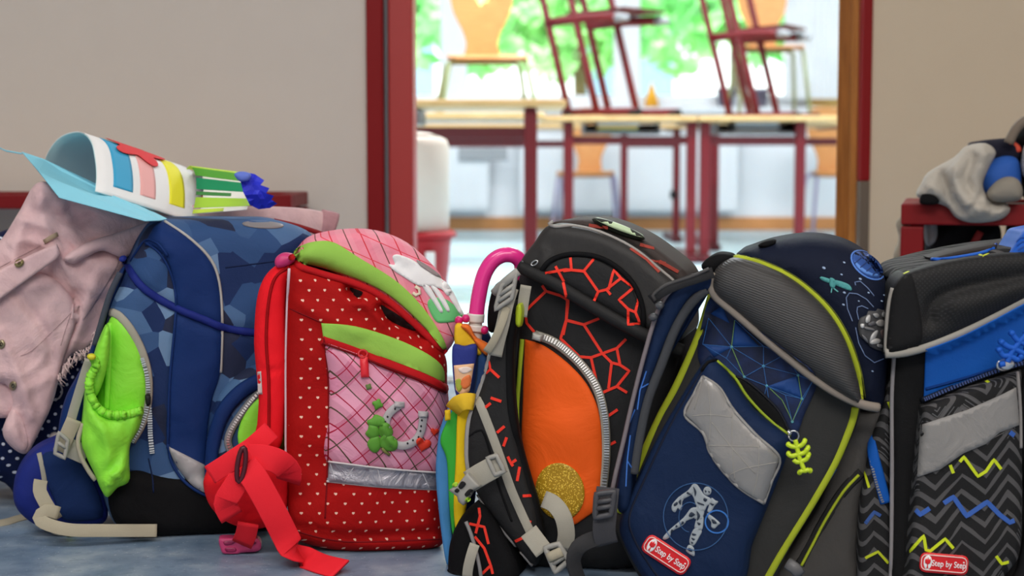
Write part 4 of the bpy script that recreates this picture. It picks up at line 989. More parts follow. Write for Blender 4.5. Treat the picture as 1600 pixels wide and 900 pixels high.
seam('zipper_line', f3, [(504, 536), (550, 552), (600, 572), (660, 595), (697, 613)], fab(110, 14, 20), b3, w=.003, t=.003)
patch('zip_pull', f3, [(562, 556), (575, 556), (577, 590), (564, 590)], plast(216, 40, 52), b3, t=.004, puff=.003, step=4, pw=.003, smooth=False)
cord('zip_pull_ring', f3, ell(567, 553, 7, 6, 0, 10), .003, plast(190, 30, 40), b3, t=.006, closed=True)
patch('reflector', f3, sharp([(511, 720), (600, 731), (690, 738), (690, 765), (600, 761), (511, 752)]), foil_mat(158, 156, 166), b3, t=.004, step=7, smooth=False, surf=True, label='silver reflective strip')
cord('reflector_edge', f3, [[(511, 721), (600, 732), (690, 739)], [(511, 752), (600, 761), (690, 765)]], .0026, M(196, 190, 192, .5, nm='reflective_edge'), b3, t=.001)
bpy.data.objects['reflector_edge']['kind'] = 'stuff'
seam('reflector_seams', f3, [[(516, 724), (524, 750)], [(553, 730), (538, 752)], [(590, 732), (596, 758)], [(634, 738), (614, 762)], [(660, 739), (672, 764)]], M(204, 202, 208, .5, nm='foil_seam'), b3, w=.0016); bpy.data.objects['reflector_seams']['kind'] = 'stuff'
seam('body_seams', f3, [[(452, 482), (505, 505)], [(506, 528), (513, 600), (513, 700), (508, 810)], [(456, 828), (540, 846), (692, 842)]], fab(120, 16, 22), b3, w=.0022); bpy.data.objects['body_seams']['kind'] = 'stuff'
# print: clovers, horseshoe, hearts (rubbery raised patches)
m_clo = M(84, 140, 48, .55, bump=.05, k=1.3, nm='clover_green'); m_shoe = M(160, 156, 158, .5, bump=.05, k=1.3, nm='horseshoe_grey'); m_hrt = M(206, 54, 34, .5, bump=.05, k=1.3, nm='heart_red')
z2 = zc(480, 540, 4.092)
def rose(cx, cy, R, rot, n=4): return [(cx + R * (.84 + .16 * math.cos(n * a)) * math.cos(a + rot) * (1), cy + R * (.84 + .16 * math.cos(n * a)) * math.sin(a + rot)) for a in [2 * math.pi * i / 48 for i in range(48)]]
shoe = smooth_path(z2([(592, 378), (556, 402), (520, 440), (502, 490), (512, 560), (550, 620), (610, 640), (670, 622), (712, 580), (734, 520), (742, 440)]), False, 2)
cord('horseshoe', f3, shoe, .0098, m_shoe, b3, h=.004, t=.0045, smooth=False, surf=True, flat=True)
for p in z2([(590, 376), (742, 438)]): patch('horseshoe_end', f3, [(p[0] - 8, p[1] - 5), (p[0] + 8, p[1] - 4), (p[0] + 8, p[1] + 5), (p[0] - 8, p[1] + 4)], m_shoe, b3, t=.003, step=4, smooth=False)
bm_parts = [('clover_leaf', z2([(438, 448), (482, 470), (478, 505), (440, 515), (400, 505), (392, 480), (415, 470)])), ('clover_leaf', z2([(400, 512), (440, 520), (455, 560), (430, 590), (395, 580), (378, 560), (392, 540)])),
            ('clover_leaf', z2([(468, 520), (500, 500), (530, 520), (540, 560), (505, 585), (470, 570)])), ('clover_leaf', z2([(392, 625), (420, 590), (455, 590), (465, 640), (440, 675), (410, 665)])), ('clover_leaf', z2([(480, 590), (540, 585), (568, 615), (560, 660), (510, 665), (478, 640)]))]
for nm, p in bm_parts:
    cxm, cym = sum(q[0] for q in p) / len(p), sum(q[1] for q in p) / len(p); p = [(cxm + (x - cxm) * 1.22, cym + (y - cym) * 1.22) for x, y in p]
    patch(nm, f3, p, m_clo, b3, t=.002, puff=.003, step=4, pw=.006)
cord('clover_stem', f3, z2([(478, 655), (500, 680), (528, 700)]), .004, M(110, 110, 60, .6, k=1.3, nm='stem'), b3, t=.003)
patch('small_clover', f3, rose(480 + 450 / 4.092, 540 + 375 / 4.092, 9, .3), m_clo, b3, t=.002, puff=.002, step=3, pw=.004)
patch('tiny_clover', f3, rose(480 + 393 / 4.092, 540 + 263 / 4.092, 5.5, .5), M(92, 112, 62, .6, k=1.3, nm='clover_dull'), b3, t=.002, step=3)
for p in z2([(562, 405), (514, 455), (500, 488), (733, 478), (728, 515), (724, 546), (712, 585), (676, 605), (642, 625), (570, 610)]): patch('nail_hole', f3, ell(p[0], p[1], 1.5, 1.8), M(40, 38, 44, .6, nm='nail_hole'), b3, t=.0006, step=2, skirt=.001)
def heart(cx, cy, s_, rot=0):
    out = []
    for i in range(28):
        a = 2 * math.pi * i / 28; x = 16 * math.sin(a) ** 3; y = -(13 * math.cos(a) - 5 * math.cos(2 * a) - 2 * math.cos(3 * a) - math.cos(4 * a))
        out.append((cx + s_ * (x * math.cos(rot) - y * math.sin(rot)) / 17, cy + s_ * (x * math.sin(rot) + y * math.cos(rot)) / 17))
    return out
patch('heart', f3, heart(480 + 742 / 4.092, 540 + 632 / 4.092, 13, .25), m_hrt, b3, t=.003, puff=.002, step=3, pw=.004)
patch('heart', f3, heart(480 + 815 / 4.092, 540 + 550 / 4.092, 7, .1), m_hrt, b3, t=.003, puff=.001, step=3, pw=.003)
# white horse print and meadow on the flap
zh = zc(480, 340, 4.092)
patch('meadow_print', f3, zh([(770, 560), (795, 515), (880, 520), (950, 570), (1005, 640), (960, 660), (880, 672), (820, 660)]), NT('meadow_print').finish(C(96, 176, 110, 1.35), .6, bump=.1), b3, t=.001, step=4)
patch('horse_print', f3, [zh([(520, 298), (560, 300), (545, 250), (575, 235), (640, 255), (690, 280), (770, 335), (850, 385), (905, 430), (925, 480), (900, 500), (860, 460), (800, 440), (740, 440), (690, 425), (610, 375), (550, 335)]),
    zh([(735, 430), (780, 440), (830, 520), (868, 595), (850, 605), (800, 530), (755, 470)]), zh([(790, 440), (830, 450), (880, 520), (912, 590), (895, 600), (850, 530)]), zh([(900, 450), (930, 470), (975, 560), (1005, 625), (985, 628), (940, 560), (905, 500)])],
    NT('white_print').finish(C(232, 226, 222, 1.3), .6, bump=.1, var=.04), b3, t=.0016, step=4); bpy.data.objects['horse_print']['kind'] = 'stuff'
cord('horse_tail', f3, zh([(690, 440), (715, 455), (720, 485), (695, 495), (676, 480)]), .004, M(226, 214, 190, .6, nm='tail'), b3, h=.0015, t=.002)
patch('mane_print', f3, zh([(700, 270), (760, 300), (830, 350), (860, 385), (820, 372), (760, 335), (715, 300)]), M(150, 140, 140, .6, nm='mane'), b3, t=.0022, step=3)
# left strap, hip pad and webbing
slab('shoulder_strap', f3, [(455, 408), (432, 416), (412, 436), (401, 470), (397, 530), (400, 575), (404, 620), (402, 660), (398, 700), (436, 700), (446, 640), (448, 560), (446, 480), (450, 440), (458, 424)], m_redstrap, b3, d=-.005, r=.018, depth=.03, step=6, nz=.004, ns=14, ridges=[([(400, 575), (425, 580), (446, 575)], 6, -.003)])
cord('strap_edge', f3, [(450, 418), (430, 434), (420, 470), (416, 530), (420, 600), (420, 690)], .004, fab(150, 14, 20), b3, t=.001)
patch('strap_tag', f3, sharp([(402, 581), (408, 580), (410, 616), (403, 617)]), M(190, 176, 176, .6, nm='label_white'), b3, t=.001, step=4, smooth=False)
slab('pink_loop', f3, [(430, 405), (442, 396), (458, 398), (460, 408), (448, 416), (432, 418)], plast(196, 50, 110), b3, d=.0, r=.008, depth=.02, step=4, label='pink end of the carrying loop')
slab('hip_pad', f3, [(318, 760), (322, 742), (345, 724), (380, 715), (420, 718), (446, 722), (452, 760), (446, 800), (420, 822), (388, 826), (352, 814), (328, 790)], m_redstrap, b3, d=.015, r=.035, depth=.06, step=7, nz=.006, ns=14, ridges=[([(330, 780), (380, 800), (440, 790)], 5, -.006)])
cord('webbing', f3, [(328, 742, .055), (350, 728, .06), (374, 712, .062), (392, 700, .055), (404, 690, .04), (424, 672, .03)], .024, m_redweb, b3, h=.0025, flat=True)
cord('webbing', f3, [(386, 714, .058), (410, 714, .062), (436, 722, .060), (452, 738, .05), (450, 752, .04)], .03, m_redweb, b3, h=.0025, flat=True)
cord('webbing', f3, [(362, 808, .055), (352, 786, .062), (364, 764, .064), (378, 742, .062)], .028, m_redweb, b3, h=.0025, flat=True)
cord('long_webbing', f3, [(382, 728, .066, 0), (396, 745, .072, 0), (412, 772, .074, 0), (430, 806, .072, 0), (446, 838, .066, 0), (458, 860, .064, .5), (476, 872, FD(f3, 476, 872, .008), .4), (505, 882, FD(f3, 505, 882, .008), .5), (532, 889, FD(f3, 532, 889, .008), .5)], .032, m_redweb, b3, h=.0028, flat=True, label='long loose red webbing reaching the floor')
cord('webbing_stub', f3, [(388, 818, .028), (384, 836, .018), (378, 850, .006)], .026, m_redweb, b3, h=.003, flat=True)
cord('dark_ring', f3, ell(378, 726, 6, 27, 8, 16) if False else [(x, y, .072) for x, y in ell(377, 726, 6, 27, 8, 16)], .006, plast(76, 22, 34, .35), b3, closed=True)
bk = slab('side_buckle', f3, [(342, 842), (352, 840), (372, 840), (378, 836), (404, 842), (408, 856), (400, 862), (376, 864), (370, 868), (350, 866), (344, 856)], plast(198, 66, 116), b3, d=FD(f3, 375, 867), r=.005, depth=.018, step=4, label='pink side-release buckle')
for p in ([(350, 846), (368, 844), (364, 850), (352, 852)], [(376, 846), (398, 846), (398, 850), (378, 852)], [(352, 856), (368, 856), (368, 862), (354, 862)]): patch('buckle_slot', f3, p, plast(140, 36, 80), b3, t=.0012, step=3)

# ================================================================== UMBRELLA
fu = Fr(716, 882, 0)
um = empty('umbrella', fu.M, 'folded rainbow coloured child umbrella with a pink crook handle between the bags', 'umbrella')
m_hand = M(208, 44, 128, .22, bump=0, k=1.35, nm='pink_gloss_plastic', spec=.5, coat=.3, var=0)
cord('handle', fu, [(744, 494, .0), (747, 470, .0), (752, 444, .0), (759, 424, .0), (770, 408, .0), (785, 399, .0), (801, 399, .0), (813, 408, -.004), (816, 424, -.01), (815, 436, -.015)], .0185, m_hand, um, seg=16, step=4)
m_uw = plast(212, 206, 200, .35)
for y0, y1, rr in ((490, 503, .0215), (502, 510, .016), (508, 517, .0235), (514, 532, .016)): cord('collar', fu, [(743.5, y0, 0), (743, (y0 + y1) / 2, 0), (742.5, y1, 0)], rr, m_uw, um, seg=14, step=3)
for x, y in ((717, 501), (728, 498), (757, 516)): slab('rib_tip', fu, ell(x, y, 6.5, 6.5, 0, 10), plast(200, 30, 110, .3), um, d=.012, r=.005, depth=.01, step=3)
def gore(P, c, d, label=None, dep=.016, r=.005): return slab('canopy_panel', fu, P, fab(*c, rough=.6, wr=.2), um, d=d, r=r, depth=dep, step=5, nz=.003, ns=18, label=label, cr=.004, crs=(30, 4), cra=5)
gore([(742, 530), (762, 520), (772, 560), (762, 640), (745, 760), (728, 880), (712, 884), (706, 800), (716, 640)], (40, 60, 110), -.025, 'dark blue folded panel', .04)
gore([(684, 692), (690, 664), (704, 632), (716, 622), (714, 660), (708, 720), (704, 800), (710, 884), (698, 882), (688, 820), (681, 742)], (70, 130, 184), .012, 'blue folded panel')
gore([(688, 690), (696, 664), (710, 640), (722, 650), (718, 740), (714, 800), (708, 836), (702, 790), (698, 720)], (60, 166, 60), .022, 'green folded panel')
gore([(716, 640), (732, 626), (746, 636), (740, 700), (732, 770), (718, 842), (709, 800), (712, 720)], (226, 190, 30), .032, 'yellow folded panel')
gore([(734, 636), (748, 630), (752, 680), (742, 760), (734, 770), (738, 700)], (190, 50, 40), .02, 'red folded panel')
gore([(711, 510), (722, 507), (736, 524), (754, 548), (750, 556), (730, 546), (712, 542)], (224, 178, 40), .024, 'yellow top panel')
gore([(720, 510), (733, 509), (744, 528), (764, 540), (762, 556), (748, 545), (736, 525)], (222, 110, 44), .03, 'orange top panel')
gore([(707, 544), (726, 541), (745, 540), (742, 575), (734, 612), (722, 622), (711, 612)], (46, 56, 128), .034, 'navy top panel')
patch('picture_print', fu, sharp([(709, 571), (741, 568), (734, 611), (722, 619), (712, 609)]), NT('picture_print').finish(C(214, 170, 132, 1.3), .6, bump=.1), um, t=.001, step=5, smooth=False, surf=True)
for P, c in (([(722, 592), (734, 586), (736, 600), (726, 608), (720, 602)], (206, 110, 60)), ([(711, 596), (719, 592), (722, 606), (716, 612)], (150, 160, 60)), ([(716, 576), (730, 573), (738, 578), (724, 584)], (226, 200, 190))): patch('print_shape', fu, P, M(*c, .6, k=1.3, nm='print'), um, t=.0006, step=3, skirt=.001)
gore([(748, 545), (762, 548), (760, 600), (750, 640), (738, 640), (744, 590)], (50, 80, 130), .02, 'blue panel behind the picture')
cord('closing_strap', fu, [(708, 640, .03), (716, 631, .045), (728, 627, .05), (740, 628, .045)], .02, fab(220, 180, 50), um, h=.004, flat=True, label='yellow closing strap')
patch('strap_button', fu, ell(729, 627, 7, 6), plast(176, 70, 50), um, t=.004, puff=.002, step=3)
slab('strap_tab', fu, sharp([(695, 642), (704, 640), (704, 656), (695, 658)]), fab(226, 186, 40), um, d=.035, r=.003, depth=.006, step=4, smooth=False)
slab('ferrule', fu, [(703, 878), (712, 878), (711, 887), (705, 887)], plast(60, 80, 120), um, d=.0, r=.004, depth=.01, step=4)

# ================================================================== BAG 4: black bag with red cracks
f4 = Fr(880, 893, -12)
m_blk = fab(40, 40, 41, .75); m_pu = M(46, 45, 45, .5, bump=.15, bscale=700, wr=.25, wscale=10, nm='black_leatherette', spec=.25)
m_lava = M(206, 46, 32, .6, bump=.1, k=1.55, nm='red_print', spec=.25, var=.1)
b4 = empty('school_satchel', f4.M, 'black school satchel with red crack print and an orange side pocket', 'school bag')
slab('body', f4, [(814, 420), (840, 400), (880, 396), (960, 410), (1030, 440), (1066, 470), (1066, 560), (1040, 650), (1010, 760), (1000, 840), (990, 885), (880, 892), (826, 890), (806, 840), (800, 750), (798, 640), (802, 520)], m_blk, b4, d=0, r=.03, depth=.14, step=9, nz=.005, ns=9)
slab('lid', f4, [(812, 420), (816, 404), (834, 380), (858, 352), (900, 354), (940, 364), (990, 388), (1034, 424), (1056, 446), (1064, 480), (1066, 530), (1040, 528), (1000, 516), (950, 492), (900, 462), (860, 440), (830, 430)], m_pu, b4, d=.022, r=.014, depth=.165, step=8, nz=.003, ns=8, back=.97, ridges=[([(835, 372), (850, 400), (838, 425)], 5, .004)])
slab('top_panel', f4, [(864, 352), (880, 344), (940, 345), (1000, 370), (1050, 405), (1072, 425), (1076, 440), (1056, 446), (1030, 425), (985, 388), (930, 364)], M(62, 54, 52, .75, bump=.15, nm='worn_black_fabric'), b4, d=-.02, r=.02, depth=.11, step=8)
cord('lid_piping', f4, [(1066, 470), (1056, 444), (1032, 422), (988, 387), (938, 363), (896, 353), (868, 354), (858, 350), (864, 346)], .0042, M(150, 146, 142, .5, nm='grey_piping'), b4, t=.002)
patch('lid_arch', f4, [(850, 432), (862, 412), (888, 402), (925, 404), (958, 420), (984, 446), (998, 480), (1000, 506), (985, 506), (940, 480), (895, 456)], m_blk, b4, t=.002, puff=.004, step=7, surf=True)
cord('arch_binding', f4, [(842, 432), (856, 410), (886, 398), (928, 400), (962, 416), (990, 444), (1004, 480), (1006, 512)], .006, m_deepblk, b4, t=.002)
cord('lid_edge', f4, [(812, 416, .018), (836, 428, .024), (866, 442, .026), (900, 463, .026), (950, 493, .026), (1000, 520, .026), (1040, 538, .024), (1066, 548, .018)], .0155, M(26, 26, 27, .65, bump=.3, bscale=900, nm='padded_edge'), b4, h=.012, t=.002, surf=True)
cord('lid_ring', f4, ell(835, 411, 6, 3, -35, 10), .0016, m_chrome, b4, t=.003, closed=True)
badge = slab('badge', f4, ell(966, 358, 44, 8, 21, 18), M(34, 38, 32, .5, nm='badge_base'), b4, d=-.02, r=.003, depth=.006, step=6)
patch('badge_face', f4, ell(968, 355, 41, 5, 21, 16), M(176, 196, 160, .45, k=1.3, nm='badge_face'), b4, t=.004, step=4, label='pale green face of the round badge')
# cracks: flat print, one sheet per area
z5 = zc(880, 330, 3.104); z4 = zc(700, 330, 3.914); zl = zc(670, 600, 3.0)
LID = [z5([(0, 290), (40, 285), (100, 290), (170, 390), (210, 380), (280, 325)]), z5([(35, 225), (40, 285)]), z5([(100, 290), (150, 230)]), z5([(170, 390), (150, 435)]), z5([(210, 380), (230, 405)]), z5([(220, 380), (245, 285), (280, 325), (340, 372), (270, 430), (315, 475), (350, 490), (365, 525), (370, 545), (315, 550), (315, 475)]), z5([(350, 490), (365, 425)]),
       [(852, 427), (884, 421), (912, 424)], [(868, 416), (881, 440)]]
BODY = [z5([(0, 345), (20, 440), (15, 530), (100, 550), (175, 520)]), z5([(100, 550), (190, 690), (260, 665), (305, 620)]), z5([(260, 665), (275, 740)]), z5([(190, 690), (235, 735), (275, 745), (320, 775), (260, 850), (190, 880)]), z5([(235, 735), (220, 860)]), z5([(260, 850), (310, 880)]), z5([(0, 630), (70, 705), (135, 710), (190, 690)]), z5([(135, 710), (160, 820), (175, 880)]), z5([(15, 530), (0, 600)]),
        [(821, 487), (830, 477), (853, 455), (876, 462), (888, 469), (885, 499), (876, 529), (904, 556)], [(885, 500), (915, 508)], [(853, 455), (847, 446)], [(820, 483), (823, 505), (835, 519)], [(943, 655), (965, 640)], [(943, 700), (962, 690)], [(946, 728), (952, 720)], [(936, 640), (941, 614)]]
def prints(name, fr, L, w, mat, parent, t=.0009, **kw):
    bm = bmesh.new()
    for path in L:
        q = poly_path(path, False, 4); P = []; N = []
        for x, y in q:
            l, n, r = fr.cast(x, y)
            if l is None: continue
            P.append(l - r * t); N.append((n - r * .4).normalized())
        if len(P) > 1: sweep_bm(bm, P, N, w, .0006, 8, True)
    o = link_bm(name, bm, mat, parent, False); o['kind'] = 'stuff'
    for k, v in kw.items(): o[k] = v
    return o
prints('crack_print', f4, LID, .0031, m_lava, b4); prints('crack_print', f4, BODY, .0033, m_lava, b4)
prints('crack_print', f4, [[(985, 388), (1010, 405), (1030, 425)], [(1010, 405), (1040, 412)], [(1000, 382), (1022, 388)], [(1030, 408), (1060, 425)], [(920, 352), (950, 356)]], .004, M(150, 60, 50, .7, k=1.3, nm='faded_red_print'), b4)
# orange pocket
patch('side_pocket', f4, [(820, 530), (820, 530), (850, 540), (888, 568), (918, 602), (936, 645), (941, 695), (940, 745), (934, 790), (916, 808), (888, 822), (860, 800), (832, 764), (816, 700), (817, 620)], M(255, 74, 18, .6, bump=.12, bscale=700, wr=.3, wscale=12, nm='orange_fabric', k=1.75, spec=.2), b4, t=.003, puff=.008, step=8, surf=True, pw=.05, label='bright orange side pocket', nz=.004, ns=12)
def glitter():
    n = NT('glitter_reflector'); v = n.node('ShaderNodeTexVoronoi'); v.inputs['Scale'].default_value = 900; n.link(n.oc(), v.inputs[0])
    sp = n.node('ShaderNodeSeparateColor'); n.link(v.outputs['Color'], sp.inputs[0])
    return n.finish(n.mix(n.m('GREATER_THAN', sp.outputs[0], .82), C(150, 116, 22, 1.4), C(206, 176, 70, 1.5)), .45, bump=.3, bscale=500, spec=.4)
patch('round_reflector', f4, ell(875, 768, 38, 45, -12, 24), glitter(), b4, t=.002, step=5, label='round glittery yellow reflector')
cord('zipper_tape', f4, [(836, 523), (868, 536), (906, 568), (932, 606), (944, 650), (947, 700), (944, 745), (938, 785)], .011, m_webgrey, b4, h=.004, t=.003)
zip_teeth('zipper_teeth', f4, [(842, 524), (872, 537), (908, 569), (933, 606), (945, 650), (948, 700), (945, 745), (941, 778)], m_chrome, b4, w=.006, t=.006, gap=4)
slab('zipper_end', f4, sharp([(832, 520), (846, 524), (844, 534), (831, 530)]), plast(176, 174, 168), b4, d=.03, r=.003, depth=.012, step=4, smooth=False)
cord('pocket_gusset', f4, [(816, 530), (812, 580), (808, 640), (810, 690)], .006, M(150, 170, 40, .7, k=1.3, nm='lime_binding'), b4, h=.004, t=.004)
# shoulder strap on the left
slab('strap_pad', f4, [(812, 440), (790, 436), (772, 448), (763, 480), (762, 510), (768, 520), (790, 510), (808, 480), (818, 460)], m_deepblk, b4, d=-.01, r=.014, depth=.03, step=6)
slab('shoulder_strap', f4, [(806, 470), (786, 486), (772, 530), (760, 580), (746, 622), (732, 660), (729, 710), (734, 742), (748, 775), (772, 810), (800, 845), (830, 882), (840, 880), (846, 850), (838, 800), (824, 752), (810, 700), (802, 650), (798, 600), (798, 540), (804, 500)], m_blk, b4, d=.045, r=.014, depth=.028, step=7, nz=.003)
cord('strap_binding', f4, [(802, 490), (796, 540), (796, 600), (800, 650), (810, 700), (824, 752), (838, 800), (846, 850)], .012, m_deepblk, b4, h=.010, t=.0)
cord('strap_piping', f4, [(772, 528), (760, 580), (746, 622), (733, 660), (730, 710), (734, 742)], .007, M(150, 148, 146, .6, nm='grey_piping'), b4, t=.0)
cord('strap_piping', f4, [(746, 772), (772, 812), (800, 846), (832, 884)], .0042, M(130, 128, 128, .6, nm='grey_piping'), b4, t=.0)
cord('strap_ribbon', f4, [(746, 622), (762, 662), (780, 710), (797, 760), (814, 800), (829, 832)], .0105, m_webgrey, b4, h=.002, t=.001, flat=True)
seam('strap_seam', f4, [[(733, 682), (752, 672), (764, 700), (780, 760), (800, 815)]], m_deepblk, b4, w=.003)
prints('crack_print', f4, [[(764, 560), (766, 577), (757, 586)], [(766, 577), (780, 590)], zl([(265, 110), (290, 90)]), zl([(290, 65), (340, 82)]), zl([(320, 228), (355, 198)]), zl([(350, 292), (365, 250)]), zl([(370, 340), (385, 372), (410, 355)]), zl([(385, 372), (395, 385)]), zl([(426, 388), (414, 455)]), zl([(440, 525), (492, 522)]), zl([(405, 738), (460, 712), (475, 640)]), zl([(460, 712), (490, 740)])], .0034, m_lava, b4)
cord('top_webbing', f4, [(800, 450, .05), (792, 476, .056), (786, 505, .056), (779, 532, .054), (774, 556, .052)], .0155, m_webgrey, b4, h=.0025, flat=True)
cord('top_webbing', f4, [(792, 480, .058), (782, 510, .062), (770, 535, .062), (760, 550, .058)], .009, m_beige, b4, h=.002, flat=True)
buckle_frame('buckle', f4, [(784, 446), (806, 430), (800, 466), (774, 484)], .062, m_plgrey, b4, bar=.0055, th=.005, cross=(.4, .68))
cord('buckle_arm', f4, [(810, 424, .06), (790, 440, .062), (772, 458, .05)], .010, m_plgrey, b4, h=.006)
cord('side_webbing', f4, [(822, 446, .028), (818, 470, .028), (815, 495, .028)], .013, m_webgrey, b4, h=.002, flat=True)
slab('green_toggle', f4, [(807, 478), (813, 474), (816, 484), (815, 500), (812, 511), (806, 508), (805, 494)], plast(176, 196, 40, .35), b4, d=.045, r=.005, depth=.012, step=4, label='lime green zip toggle')
# chest buckle
cord('chest_webbing', f4, [(784, 722, .066), (768, 732, .07), (750, 742, .07), (734, 752, .068)], .026, m_webgrey, b4, h=.004, flat=True)
buckle_frame('webbing_slider', f4, [(762, 716), (776, 712), (788, 736), (774, 742)], .072, m_plgrey, b4, bar=.006, th=.005, cross=())
sb = slab('side_buckle', f4, sharp([(730, 738), (751, 760), (740, 766), (724, 790), (716, 784), (714, 776), (701, 766), (716, 756)]), m_plgrey, b4, d=.082, r=.004, depth=.016, step=4, smooth=False, label='grey side-release buckle')
for p in ([(722, 752), (728, 756), (721, 764), (716, 760)], [(734, 764), (740, 768), (730, 776), (726, 772)], [(714, 763), (718, 766), (714, 770), (710, 767)]): patch('buckle_slot', f4, p, m_black, b4, t=.0015, step=2)
for c in ((711, 757), (731, 781)): patch('buckle_spot', f4, ell(*c, 5, 3.5, -30, 10), plast(160, 200, 50), b4, t=.0015, puff=.001, step=2, label='lime green inset')
# lower buckle with its webbing
cord('loop_webbing', f4, [(850, 780, .05), (866, 788, .056), (880, 808, .06), (885, 836, .058), (880, 858, .054)], .02, m_webgrey, b4, h=.003, flat=True)
cord('lower_webbing', f4, [(826, 830, .07), (838, 846, .074), (850, 862, .076)], .022, m_webgrey, b4, h=.003, flat=True)
buckle_frame('lower_buckle', f4, [(852, 856), (873, 850), (889, 876), (868, 894)], .08, m_plgrey, b4, bar=.0068, th=.007, cross=(.4, .68))
cord('buckle_bar', f4, [(856, 872, .083), (878, 862, .083)], .012, m_beige, b4, h=.006)
# lower left pad
slab('hip_pad', f4, [(748, 784), (722, 806), (704, 846), (700, 890), (702, 925), (740, 930), (800, 928), (812, 890), (796, 850), (772, 806)], m_deepblk, b4, d=.05, r=.02, depth=.04, step=7)
cord('pad_piping', f4, [(728, 815, .058), (736, 835, .06), (744, 862, .06), (750, 890, .06), (752, 910, .058)], .0045, M(130, 128, 128, .6, nm='grey_piping'), b4)
cord('pad_webbing', f4, [(742, 850, .062), (736, 868, .066), (731, 890, .066), (730, 908, .064)], .012, m_webgrey, b4, h=.002, flat=True)
prints('crack_print', f4, [zl([(190, 655), (260, 670), (280, 750)]), zl([(235, 580), (240, 620), (220, 700)]), zl([(215, 715), (260, 770), (290, 850), (250, 890)]), zl([(290, 850), (300, 890)])], .0032, m_lava, b4)
# ================================================================== BAG 5: navy bag with yellow piping
f5 = Fr(1160, 926, -4)
m_nv = fab(22, 38, 68, .65, wr=.25); m_nvdark = fab(20, 26, 44, .7); m_char = fab(54, 54, 53, .75); m_yel = M(154, 166, 40, .7, bump=.4, bscale=900, k=1.35, nm='yellow_piping', spec=.25)
m_taupe = M(136, 126, 116, .6, bump=.2, bscale=700, nm='taupe_piping', spec=.3)
b5 = empty('school_satchel', f5.M, 'navy school satchel with yellow-green piping, robot print and an open front zip', 'school bag')
slab('body', f5, [(1116, 452), (1150, 420), (1220, 410), (1290, 450), (1330, 520), (1346, 600), (1342, 650), (1318, 710), (1280, 780), (1238, 850), (1196, 922), (1130, 924), (1030, 924), (1002, 905), (972, 850), (962, 812), (984, 755), (1012, 690), (1052, 605), (1092, 520)],
     m_char, b5, d=0, r=.02, depth=.10, step=9, nz=.004)
slab('wing', f5, [(1320, 650), (1352, 640), (1384, 640), (1372, 720), (1350, 780), (1344, 860), (1336, 924), (1196, 924), (1240, 850), (1282, 780)], fab(70, 68, 66, .75), b5, d=-.03, r=.025, depth=.09, step=9, nz=.005, ridges=[([(1330, 700), (1290, 790), (1250, 880)], 9, -.006)])
slab('dark_side', f5, [(1330, 620), (1392, 560), (1394, 660), (1370, 750), (1340, 740), (1322, 690)], m_deepblk, b5, d=-.045, r=.02, depth=.07, step=9)
# lid: navy dome, grey ribbed front, yellow band
slab('lid_dome', f5, [(1150, 400), (1170, 388), (1210, 376), (1262, 370), (1312, 378), (1352, 400), (1382, 436), (1394, 480), (1393, 540), (1386, 600), (1378, 640), (1340, 632), (1300, 560), (1240, 480), (1180, 430)], m_nvdark, b5, d=.008, r=.055, depth=.13, step=8, nz=.002)
slab('lid_front', f5, [(1112, 440), (1122, 416), (1150, 402), (1190, 414), (1240, 440), (1288, 482), (1318, 528), (1336, 580), (1346, 626), (1342, 632), (1290, 602), (1220, 548), (1152, 490), (1118, 462)], ribbed_mat(C(58, 57, 57)), b5, d=.032, r=.014, depth=.05, step=7, bulge=.014)
cord('lid_band', f5, [(1150, 401), (1190, 412), (1241, 437), (1290, 480), (1321, 528), (1339, 580), (1347, 632)], .0088, m_yel, b5, h=.005, t=.001, surf=True)
seam('band_stitch', f5, [(1160, 399), (1194, 408), (1246, 434), (1296, 478), (1327, 526), (1345, 578), (1352, 622)], M(90, 96, 30, .7, nm='stitch'), b5, w=.0018)
cord('lid_piping', f5, [(1114, 426, 0.026), (1111, 444, 0.026), (1118, 462, 0.026), (1152, 491, 0.026), (1220, 549, 0.026), (1290, 603, 0.026), (1342, 630, .022), (1373, 637, .012)], .0105, m_taupe, b5, h=.009)
cord('body_piping', f5, [(1113, 458), (1094, 520), (1060, 598), (1030, 655), (1006, 710), (986, 758), (968, 800)], .0105, m_yel, b5, h=.009, t=.0)
cord('body_piping', f5, [(1336, 636), (1330, 662), (1306, 720), (1270, 784), (1228, 852), (1192, 915)], .0095, m_yel, b5, h=.008, t=.0)
# geometric print panel above the pocket
def neb():
    n = NT('geometric_fabric'); c = n.ramp(n.noise(22, 3), [(.35, C(18, 24, 44)), (.55, C(22, 36, 72)), (.72, C(30, 60, 116))]); return n.finish(c, .6, bump=.2, bscale=850, wr=.15)
patch('print_panel', f5, [(1098, 500), (1108, 468), (1120, 466), (1180, 512), (1240, 556), (1276, 592), (1256, 650), (1240, 690), (1218, 700), (1150, 640), (1100, 580), (1090, 545)], neb(), b5, t=.002, step=8, surf=True)
for P in ([(1148, 502), (1186, 541), (1144, 541)], [(1098, 537), (1143, 543), (1116, 558)], [(1200, 603), (1246, 587), (1253, 622)], [(1110, 490), (1128, 478), (1140, 505)]):
    patch('print_facet', f5, sharp(P), NT('blue_facet').finish(C(28, 66, 128), .6, bump=.1), b5, t=.0008, step=6, smooth=False, skirt=.0015)
nd = dict(A=(1143, 542), B=(1193, 541), C=(1193, 572), D=(1163, 589), E=(1198, 603), F=(1247, 586), G=(1253, 623), H=(1270, 595), I=(1238, 659), J=(1107, 497), K=(1098, 538), L=(1148, 500), M_=(1203, 637), N=(1192, 627), O=(1228, 553), P=(1135, 560), Q=(1168, 607), R=(1227, 617))
def L5(s): return [[nd[a] for a in (p if isinstance(p, (list, tuple)) else p)] for p in s]
